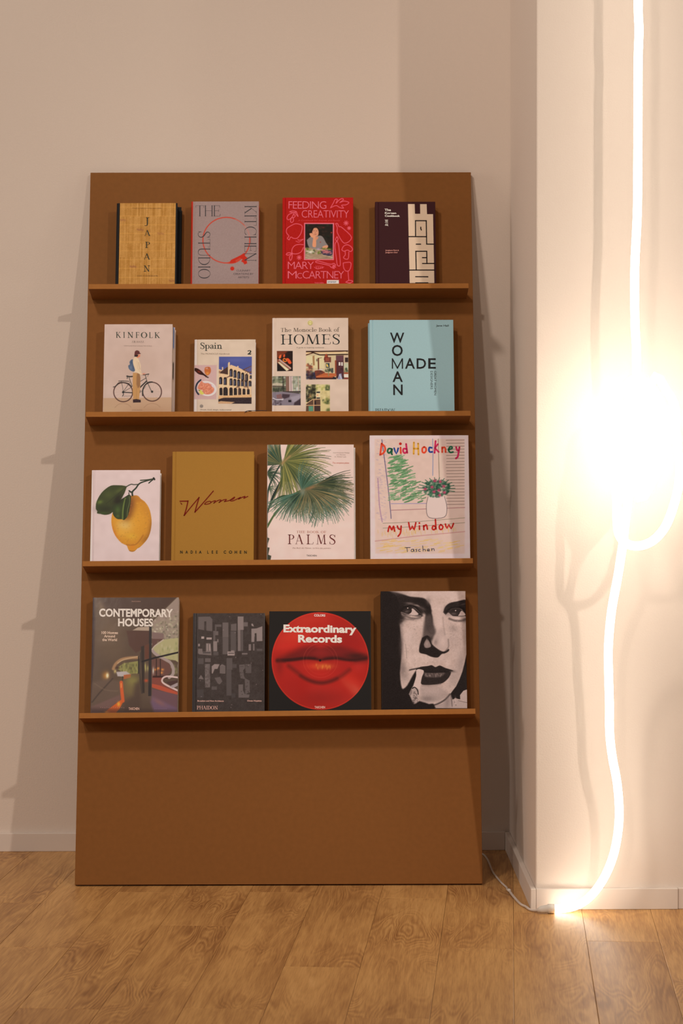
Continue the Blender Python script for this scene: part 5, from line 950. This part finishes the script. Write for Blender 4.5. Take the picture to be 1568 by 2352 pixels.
# ---------------------------------------------------------------- the leaning display board
mdf = mat('brown_fibreboard', (.243, .098, .025), .62, .12, vary=(70, .10), bump=(400, .05, .0008))
mdf_edge = mat('sawn_fibreboard_edge', (.40, .165, .04), .75, .2, vary=(60, .12))
board = props(empty('display_board', FOOT, LEAN), 'tall brown fibreboard display panel with four book ledges leaning on the wall', 'shelf')
BT_ = .018; UL, UR = -.6985, .4213
link('back_panel', box_mesh('back_panel', UL, 0, BT_ * math.tan(PHI), UR, BT_, 2.0745, .0008, 1), mdf, board)
LEDGE = [(1.6983, 1.6991), (1.3202, 1.3215), (.8903, .8966), (.4655, .4753)]
SD = .10; X0, X1 = -.6850, .4025
for vl, vr in LEDGE:
    # local: x along, -y out from the board, z up the board ; ledges hang very slightly off level
    V = []
    for x, v in ((X0, vl), (X1, vr)):
        for y in (0, -SD):
            for dz in (-.0147, 0): V.append((x, y, v + dz))
    bm = bmesh.new(); vs_ = [bm.verts.new(v) for v in V]
    for f in ((0, 1, 3, 2), (4, 6, 7, 5), (0, 4, 5, 1), (2, 3, 7, 6), (1, 5, 7, 3), (0, 2, 6, 4)): bm.faces.new([vs_[i] for i in f])
    bmesh.ops.recalc_face_normals(bm, faces=bm.faces); bmesh.ops.bevel(bm, geom=list(bm.edges), offset=.0005, segments=1, affect='EDGES')
    me = bpy.data.meshes.new('ledge'); bm.to_mesh(me); bm.free()
    me.materials.append(mdf); me.materials.append(mdf_edge)
    for p in me.polygons:
        if p.normal.y < -.7: p.material_index = 1
    link('ledge', me, None, board)
def ledge_v(i, u): return LEDGE[i][0] + (LEDGE[i][1] - LEDGE[i][0]) * (u - X0) / (X1 - X0)
# ---------------------------------------------------------------- books
paper_m = mat('page_paper', (.66, .57, .47), .9, .1, vary=(3, .12, (1, 400, 1)))
def print_mat(rough, coat, wrinkle=False):
    return mat('printed_ink_%d_%d%s' % (rough * 100, coat * 10, 'w' if wrinkle else ''), (.5, .5, .5), rough, .12, coat, attr=True, bump=(28, .25, .0008) if wrinkle else None)
def set_ink(me, cols):
    a = me.attributes.new('ink', 'FLOAT_COLOR', 'POINT'); C = np.ones((len(cols), 4)); C[:, :3] = cols; a.data.foreach_set('color', C.ravel())
def make_book(row, u0, u1, vtop, vvis, T, back, cover_col, label, hard=True, canvas=None, letters=None, corners=None, rough=.55, coat=0., wrinkle=False, spine_col=None, board_th=.0028, group=None, cloth=False):
    vs0 = max(ledge_v(row, u0), ledge_v(row, u1)) + .0004
    root = props(empty('book', board_pt(u0, vs0, back), LEAN), label, 'book', group)
    w = u1 - u0; H = vtop - vs0; Hv = vtop - vvis
    # front profile (x, depth in front of the back face)
    R = min(.006, T * .3); prof = []
    if hard:
        for i in range(7):
            a = math.pi / 2 * i / 6; prof.append((R - R * math.cos(a), T - R * .6 + R * .6 * math.sin(a)))
        prof += [(.0075, T), (.0088, T - .0012), (.0102, T - .0014), (.0116, T - .0002), (w - .0005, T), (w, T - .0006)]
    else:
        for i in range(5):
            a = math.pi / 2 * i / 4; r = .002; prof.append((r - r * math.cos(a), T - r + r * math.sin(a)))
        prof += [(w - .0006, T), (w, T - .0006)]
    def depth(x):
        for (xa, ya), (xb, yb) in zip(prof, prof[1:]):
            if x <= xb: return ya + (yb - ya) * (x - xa) / max(1e-9, xb - xa)
        return prof[-1][1]
    b = board_th if hard else .0007
    back_p = [(w, 0), (R * .6, 0), (0, R * .6)]
    outer = back_p + prof                                    # from back fore-edge round the spine to front fore-edge
    inner = [(w, T - b)] + [(x, y - b) for x, y in prof[::-1] if x > .004 and y - b > b and x < w - .001] + [(.0035, T * .75), (.0035, T * .25), (.005, b), (w, b)]
    loop = outer + inner; n = len(loop)
    V = [(x, -y, 0) for x, y in loop] + [(x, -y, H) for x, y in loop]
    F = [(i, (i + 1) % n, n + (i + 1) % n, n + i) for i in range(n)]
    F += [tuple(range(n)), tuple(range(2 * n - 1, n - 1, -1))]
    bm = bmesh.new(); vv = [bm.verts.new(v) for v in V]
    for f in F: bm.faces.new([vv[i] for i in f])
    bmesh.ops.recalc_face_normals(bm, faces=bm.faces); bmesh.ops.triangulate(bm, faces=[f for f in bm.faces if len(f.verts) > 4])
    me = bpy.data.meshes.new('cover'); bm.to_mesh(me); bm.free()
    cm = mat('cover_%d_%d_%d' % tuple(cover_col), alb(cover_col), rough, .15, coat, bump=(900, .25, .0006) if cloth else None, vary=(500, .06) if cloth else (8, .02))
    link('cover', me, cm, root)
    i3 = .003 if hard else .0004
    link('page_block', box_mesh('page_block', .0037, -(T - b - .0002), i3, w - i3, -(b + .0002), H - i3, .0003, 1), paper_m, root)
    if canvas is not None:
        A = canvas.out(); h_, w_ = A.shape[:2]; x0, y0, x1, y1 = canvas.box
        lo = .0002
        # the print runs on to the foot of the cover, behind the front edge of the ledge
        nx, ny = w_, h_; pad = 2 if y1 > .99 else 0
        xs = w * (x0 + (x1 - x0) * np.linspace(0, 1, nx)); ys = H - Hv * (y0 + (y1 - y0) * np.linspace(0, 1, ny))
        if pad: ys = np.append(ys, [.0003]); A = np.concatenate([A, A[-1:]], 0); ny += 1
        dep = np.array([depth(x) for x in np.clip(xs, 0, w)]) + lo
        G = np.zeros((ny, nx, 3)); G[..., 0] = xs[None]; G[..., 1] = -dep[None]; G[..., 2] = ys[:, None]
        idx = np.arange(nx * ny).reshape(ny, nx)
        Fq = np.stack([idx[1:, :-1], idx[1:, 1:], idx[:-1, 1:], idx[:-1, :-1]], -1).reshape(-1, 4)
        me = bpy.data.meshes.new('cover_picture'); me.vertices.add(nx * ny); me.vertices.foreach_set('co', G.ravel()); me.loops.add(Fq.size); me.loops.foreach_set('vertex_index', Fq.ravel().astype(np.int32))
        me.polygons.add(len(Fq)); me.polygons.foreach_set('loop_start', np.arange(0, Fq.size, 4, dtype=np.int32)); me.update(calc_edges=True); me.polygons.foreach_set('use_smooth', [True] * len(Fq))
        set_ink(me, alb(A.reshape(-1, 3)))
        link('cover_picture', me, print_mat(rough, coat, wrinkle), root)
    if letters:
        t = Type(corners); letters(t)
        def put(t, d):
            for name, TV, TF, TC in t.parts:
                V = []
                for x, y in TV:
                    a_, b_ = t.c.ab(x, y); X = a_ * w; Z = max(.0002, H - b_ * Hv); V.append((X, -(depth(min(max(X, 0), w)) + d), Z))
                me = mesh(name, V, TF); set_ink(me, alb(np.array(TC)))
                link(name, me, print_mat(rough, coat), root)
        put(t, .0005)
        if getattr(t, 'lines', None):
            t2 = Type(corners)
            for P, wd, c in t.lines:
                t2.new('letter_joint')
                for p, q in zip(P, P[1:]): t2.add(_seg(p, q, wd), [(0, 1, 2, 3)], c, 'letter_joint')
            put(t2, .0008)
    root['_'] = 0; del root['_']
    return root, dict(w=w, H=H, Hv=Hv, T=T, depth=depth)
def _seg(p, q, w):
    dx, dy = q[0] - p[0], q[1] - p[1]; l = math.hypot(dx, dy); ux, uy = dx / l, dy / l; h = w / 2
    return [(p[0] - ux * h - uy * h, p[1] - uy * h + ux * h), (q[0] + ux * h - uy * h, q[1] + uy * h + ux * h), (q[0] + ux * h + uy * h, q[1] + uy * h - ux * h), (p[0] - ux * h + uy * h, p[1] - uy * h - ux * h)]
# first ledge
make_book(0, -.6060, -.4275, 1.9552, 1.7093, .032, .0002, (22, 20, 18), 'black cookbook half hidden behind the gold and black one', rough=.6)
jb, ji = make_book(0, -.6129, -.4366, 1.9552, 1.7093, .033, .0325, (20, 18, 17), 'black cookbook faced with a woven gold panel, leftmost on the top ledge', rough=.5)
def gold_panel():
    w, H = ji['w'], ji['H']; a0, a1 = .0095, .1716
    link('gold_panel', box_mesh('gold_panel', a0, -(ji['T'] + .0016), .0003, a1, -ji['T'] + .0003, H - .0002, .0005, 1), mat('gold_bamboo', alb((168, 116, 52)), .5, .4, vary=(40, .1, (20, 1, 1))), jb)
    c = art_japan(); A = c.out(); ny, nx = A.shape[:2]; V = []
    Z = np.linspace(H - .0008, .001, ny); X = np.linspace(a0 + .0006, a1 - .0006, nx)
    V = [(x, -(ji['T'] + .0018), z) for z in Z for x in X]; F = [((j + 1) * nx + i, (j + 1) * nx + i + 1, j * nx + i + 1, j * nx + i) for j in range(ny - 1) for i in range(nx - 1)]
    me = mesh('woven_bamboo', V, F); set_ink(me, alb(A.reshape(-1, 3))); link('woven_bamboo', me, print_mat(.5, 0), jb)
    t = Type(GOLD); let_japan(t)
    for name, TV, TF, TC in t.parts:
        V = []
        for x, y in TV:
            a_, b_ = t.c.ab(x, y); V.append((a0 + a_ * (a1 - a0), -(ji['T'] + .0022), H - b_ * ji['Hv']))
        me = mesh(name, V, TF); set_ink(me, alb(np.array(TC))); link(name, me, print_mat(.5, 0), jb)
gold_panel()
make_book(0, -.3983, -.2006, 1.9675, 1.7182, .045, .0002, (150, 40, 26), 'grey linen book with a red spine and a thin red ring', canvas=art_kitchen(), letters=let_kitchen, corners=KITCHEN, rough=.75, cloth=True)
fb, fi = make_book(0, -.1323, .0736, 1.9792, 1.7181, .045, .0002, (160, 22, 17), 'bright red cookbook with pink line drawings around a framed photo', canvas=art_feeding(), letters=let_feeding, corners=FEEDING, rough=.6)
make_book(0, .1373, .3128, 1.9662, 1.7182, .045, .0002, (52, 22, 23), 'dark maroon cookbook with tall blocky cream letters down its right side', letters=let_korean, corners=KOREAN, rough=.6, cloth=True)
# second ledge
def art_behind():
    c = Canvas(8.476, KINFOLK, .35, bg=(186, 160, 140))
    c.rect(0, 0, 1600, 500, (72, 104, 150)); c.rect(0, 770, 1600, 1090, (28, 26, 24)); c.rect(0, 1090, 1600, 1140, (170, 140, 120)); return c
make_book(1, -.6360, -.4414, 1.5898, 1.3301, .030, .0002, (190, 164, 146), 'book half hidden behind the cyclist cover, showing a blue and black right edge', canvas=art_behind(), rough=.4)
make_book(1, -.6415, -.4464, 1.5898, 1.3301, .031, .0305, (196, 168, 152), 'pale book showing a person with a blue backpack beside a bicycle', canvas=art_kinfolk(), letters=let_kinfolk, corners=KINFOLK, rough=.45, hard=False)
sb, si = make_book(1, -.3849, -.2091, 1.5522, 1.3380, .034, .0002, (202, 184, 168), 'small cream handbook with an arcaded building under blue sky, lowest on the second ledge', canvas=art_spain(), letters=let_spain, corners=SPAIN, rough=.6)
hb, hi = make_book(1, -.1609, .0577, 1.6130, 1.3355, .045, .0002, (200, 176, 154), 'cream book with four interior photos and a round gold sticker', canvas=art_homes(), letters=let_homes, corners=HOMES, rough=.45)
make_book(1, .1150, .3560, 1.6018, 1.3319, .030, .0002, (140, 166, 162), 'pale blue-green book half hidden behind its twin, its left edge showing', rough=.5, cloth=True)
make_book(1, .1184, .3593, 1.6018, 1.3319, .031, .0305, (142, 168, 164), 'pale blue-green book with black capitals crossing, in front of its twin', letters=let_made, corners=MADE, rough=.5, cloth=True)
# third ledge
make_book(2, -.6709, -.4768, 1.1637, .9023, .045, .0002, (212, 196, 194), 'white book with one big yellow lemon and two leaves', canvas=art_lemon(), rough=.4)
make_book(2, -.4431, -.2112, 1.2174, .9028, .045, .0002, (148, 103, 42), 'ochre cloth book with dark red handwriting across it', letters=let_women, corners=WOMEN, rough=.8, cloth=True)
make_book(2, -.1685, .0762, 1.2303, .8989, .036, .0002, (212, 192, 178), 'cream book half hidden behind the palm leaf cover', rough=.4, hard=False)
make_book(2, -.1729, .0717, 1.2303, .8989, .036, .0366, (208, 184, 170), 'cream book with large green fan palm leaves, in front of its twin', canvas=art_palms(), letters=let_palms, corners=PALMS, rough=.35, hard=False)
make_book(2, .1173, .3982, 1.2625, .9069, .05, .0002, (212, 192, 186), 'large white book with a crayon drawing of flowers in a vase', canvas=art_window(), letters=let_window, corners=WINDOW, rough=.3, hard=False)
# fourth ledge
make_book(3, -.6606, -.4196, .7968, .4742, .045, .0002, (56, 42, 40), 'shrink-wrapped brown book showing a curved glass house interior', canvas=art_houses(), letters=let_houses, corners=HOUSES, rough=.3, coat=.22, wrinkle=True, hard=False)
make_book(3, -.3797, -.1785, .7526, .4764, .04, .0002, (50, 44, 42), 'shrink-wrapped dark grey book with a collage of concrete towers', canvas=art_concrete(), letters=let_concrete, corners=CONCRETE, rough=.3, coat=.22, wrinkle=True)
make_book(3, -.1663, .1176, .7568, .4781, .045, .0002, (30, 26, 23), 'square black book with a red picture disc of closed lips', canvas=art_lips(), letters=let_lips, corners=RECORD, rough=.4, hard=False)
make_book(3, .1457, .3832, .8121, .4820, .05, .0002, (26, 20, 18), 'black and white book with a close-up face holding a cigarette', canvas=art_face(), rough=.35, hard=False)
# gold sticker on the cream book, ribbon of the small handbook
def disc(name, x, z, y, r, m, parent, th=.0008):
    V = []; n = 28
    for d, rr in ((0, r), (th * .7, r), (th, r * .93)):
        V += [(x + rr * math.cos(2 * math.pi * k / n), y - d, z + rr * math.sin(2 * math.pi * k / n)) for k in range(n)]
    F = [tuple(range(2 * n, 3 * n))] + [(j * n + k, j * n + (k + 1) % n, (j + 1) * n + (k + 1) % n, (j + 1) * n + k) for j in range(2) for k in range(n)]
    return link(name, mesh(name, V, F), m, parent)
tt = Type(HOMES); a_, b_ = tt.c.ab(790, 176)
stc = disc('round_sticker', a_ * hi['w'], hi['H'] - b_ * hi['Hv'], -(hi['T'] + .0006), .0074, mat('gold_foil', alb((222, 196, 120)), .3, .8), hb); stc['label'] = 'round gold foil sticker'
t2 = Type(HOMES); G_ = (150, 122, 66)
t2.stroke([(790 + 38 * math.cos(k * .35), 176 + 38 * math.sin(k * .35)) for k in range(19)], 5, G_, 1); t2.stroke([(768, 190), (772, 160), (790, 182), (808, 160), (812, 190)], 7, G_, 1)
V = [(t2.c.ab(x, y)[0] * hi['w'], -(hi['T'] + .0016), hi['H'] - t2.c.ab(x, y)[1] * hi['Hv']) for x, y in t2.V]
me = mesh('emblem', V, t2.F); set_ink(me, alb(np.array(t2.C))); link('emblem', me, print_mat(.5, 0), stc)
# ribbon marker: leaves the foot of the book and lies over the front edge of the ledge
def ribbon():
    m = mat('navy_ribbon', alb((44, 44, 52)), .5, .4); o = si['w']
    vl = lambda u: ledge_v(1, u) - ledge_v(1, -.2091)
    # (u from the book's left edge, depth out from the board, height)
    P = [(o - .004, .036, .0012), (o - .004, .07, .0016), (o - .012, .085, .0022), (o - .02, .098, .0022), (o - .026, .1025, -.001), (o - .028, .1035, -.007)]
    Q = [(.006 + x, y, z) for x, y, z in P]; Q[-1] = (Q[-1][0] - .004, Q[-1][1], Q[-1][2] + .003)
    V = [(x, -y, z) for x, y, z in P] + [(x, -y - .001, z + .0005) for x, y, z in Q]; n = len(P)
    F = [(i, i + 1, n + i + 1, n + i) for i in range(n - 1)]
    k = len(V); P2 = [(o - .02, .0965, .003), (o + .0, .0975, .003), (o + .022, .0975, .0036), (o + .034, .092, .004)]
    V += [(x, -y, z) for x, y, z in P2] + [(x + .001, -y + .005, z + .0004) for x, y, z in P2]; F += [(k + i, k + i + 1, k + 4 + i + 1, k + 4 + i) for i in range(3)]
    me = mesh('ribbon_marker', V, F); me.materials.append(m); ob = link('ribbon_marker', me, None, sb); sd = ob.modifiers.new('t', 'SOLIDIFY'); sd.thickness = .0006
    ob['label'] = 'dark navy ribbon lying on the ledge'
ribbon()
# ---------------------------------------------------------------- the glowing tube
lamp = props(empty('neon_tube_lamp', (.70, -.9, 0)), 'glowing white flexible light tube looped once, hanging to the floor before the wall', 'lamp')
def rel(P): return [(x - .70, y + .9, z) for x, y, z in P]
top = [(.769, -1.02, 3.3), (.7725, -1.0284, 2.6), (.7719, -1.0284, 2.3168), (.7743, -1.0284, 2.2437), (.7723, -1.0284, 2.1662), (.7723, -1.0284, 2.024), (.7721, -1.0284, 1.8772), (.7712, -1.0284, 1.7853), (.7661, -1.0284, 1.6748), (.7652, -1.0284, 1.6012), (.7666, -1.0284, 1.5089), (.77, -1.0284, 1.4525), (.7707, -1.03, 1.395)]
knot = []
for i in range(54):
    a = math.radians(80 - i * 30.5); tt_ = i / 54; k_ = .62 + .38 * math.sin(i * .37)
    knot.append((.768 + .062 * k_ * math.cos(a), -1.02 - .12 * tt_ + .018 * math.sin(i * 1.3), 1.235 + (.105 + .04 * k_) * math.sin(a)))
big = [(.7948, -1.1284, 1.3652), (.8312, -1.1284, 1.3427), (.8517, -1.1284, 1.3021), (.853, -1.1284, 1.2507), (.8574, -1.1284, 1.2026), (.8629, -1.1284, 1.1598), (.862, -1.1284, 1.1223), (.8525, -1.1284, 1.0741), (.8323, -1.1284, 1.0173), (.8067, -1.1284, .9831), (.781, -1.1284, .967), (.7552, -1.1284, .9628), (.7327, -1.1284, .9693), (.7155, -1.12, .9908), (.7111, -1.115, 1.0315), (.711, -1.11, 1.0744), (.7076, -1.105, 1.1387), (.716, -1.09, 1.25), (.745, -1.075, 1.32), (.765, -1.06, 1.25), (.748, -1.07, 1.10)]
tail = [(.735, -1.09, 1.02), (.7281, -1.0984, .9668), (.7263, -1.0884, .9447), (.722, -1.0484, .8805), (.7121, -1.0084, .7934), (.7071, -.9884, .7069), (.7085, -.9784, .6429), (.7116, -.9734, .5581), (.713, -.9684, .4809), (.7209, -.9634, .4156), (.7328, -.9584, .3558), (.7392, -.9534, .2948), (.7389, -.9484, .2347), (.7292, -.9384, .1679), (.7101, -.9234, .1089), (.6818, -.9124, .0606), (.6505, -.901, .030), (.6172, -.892, .0155), (.5799, -.887, .0118)]
glow = mat('lit_silicone_tube', (.8, .8, .78), .4, .3, emis=((1.0, .90, .76), 8.6))
link('light_tube', sweep('light_tube', rel(top + knot + big + tail), .0108, 14, True, 4), glow, lamp)
cap_m = mat('white_plastic_cap', (.72, .68, .62), .4, .4)
link('end_cap', sweep('end_cap', rel([(.582, -.887, .0125), (.565, -.887, .0125), (.5645, -.887, .0125), (.548, -.886, .0105), (.538, -.884, .008)]), [.0125, .0125, .0105, .0095, .005], 16, True, 1), cap_m, lamp)
cord_m = mat('white_cord', (.66, .58, .52), .45, .4)
cord = [(.541, -.8835, .0075), (.530, -.868, .0042), (.5199, -.8515, .0036), (.5135, -.82, .0036), (.5028, -.787, .0036), (.493, -.6989, .0036), (.488, -.640, .0045), (.4872, -.628, .0062)]
cord2 = [(.4845, -.622, .0062), (.482, -.606, .005), (.4834, -.5733, .0036), (.4735, -.5024, .0036), (.4660, -.42, .0036), (.4613, -.3432, .0036), (.4592, -.149, .0036), (.44, -.07, .0036), (.36, -.05, .0036), (.22, -.06, .0036)]
c1 = link('power_cord', sweep('power_cord', rel(cord), .0033, 10, True, 5), cord_m, lamp)
link('power_cord', sweep('power_cord', rel(cord2), .0027, 10, True, 5), cord_m, lamp)
link('cord_joint', sweep('cord_joint', rel([(.4876, -.632, .0062), (.4868, -.626, .0062), (.4852, -.6222, .0062), (.4838, -.618, .0062)]), [.0036, .0048, .0048, .003], 10, True, 1), cap_m, lamp)
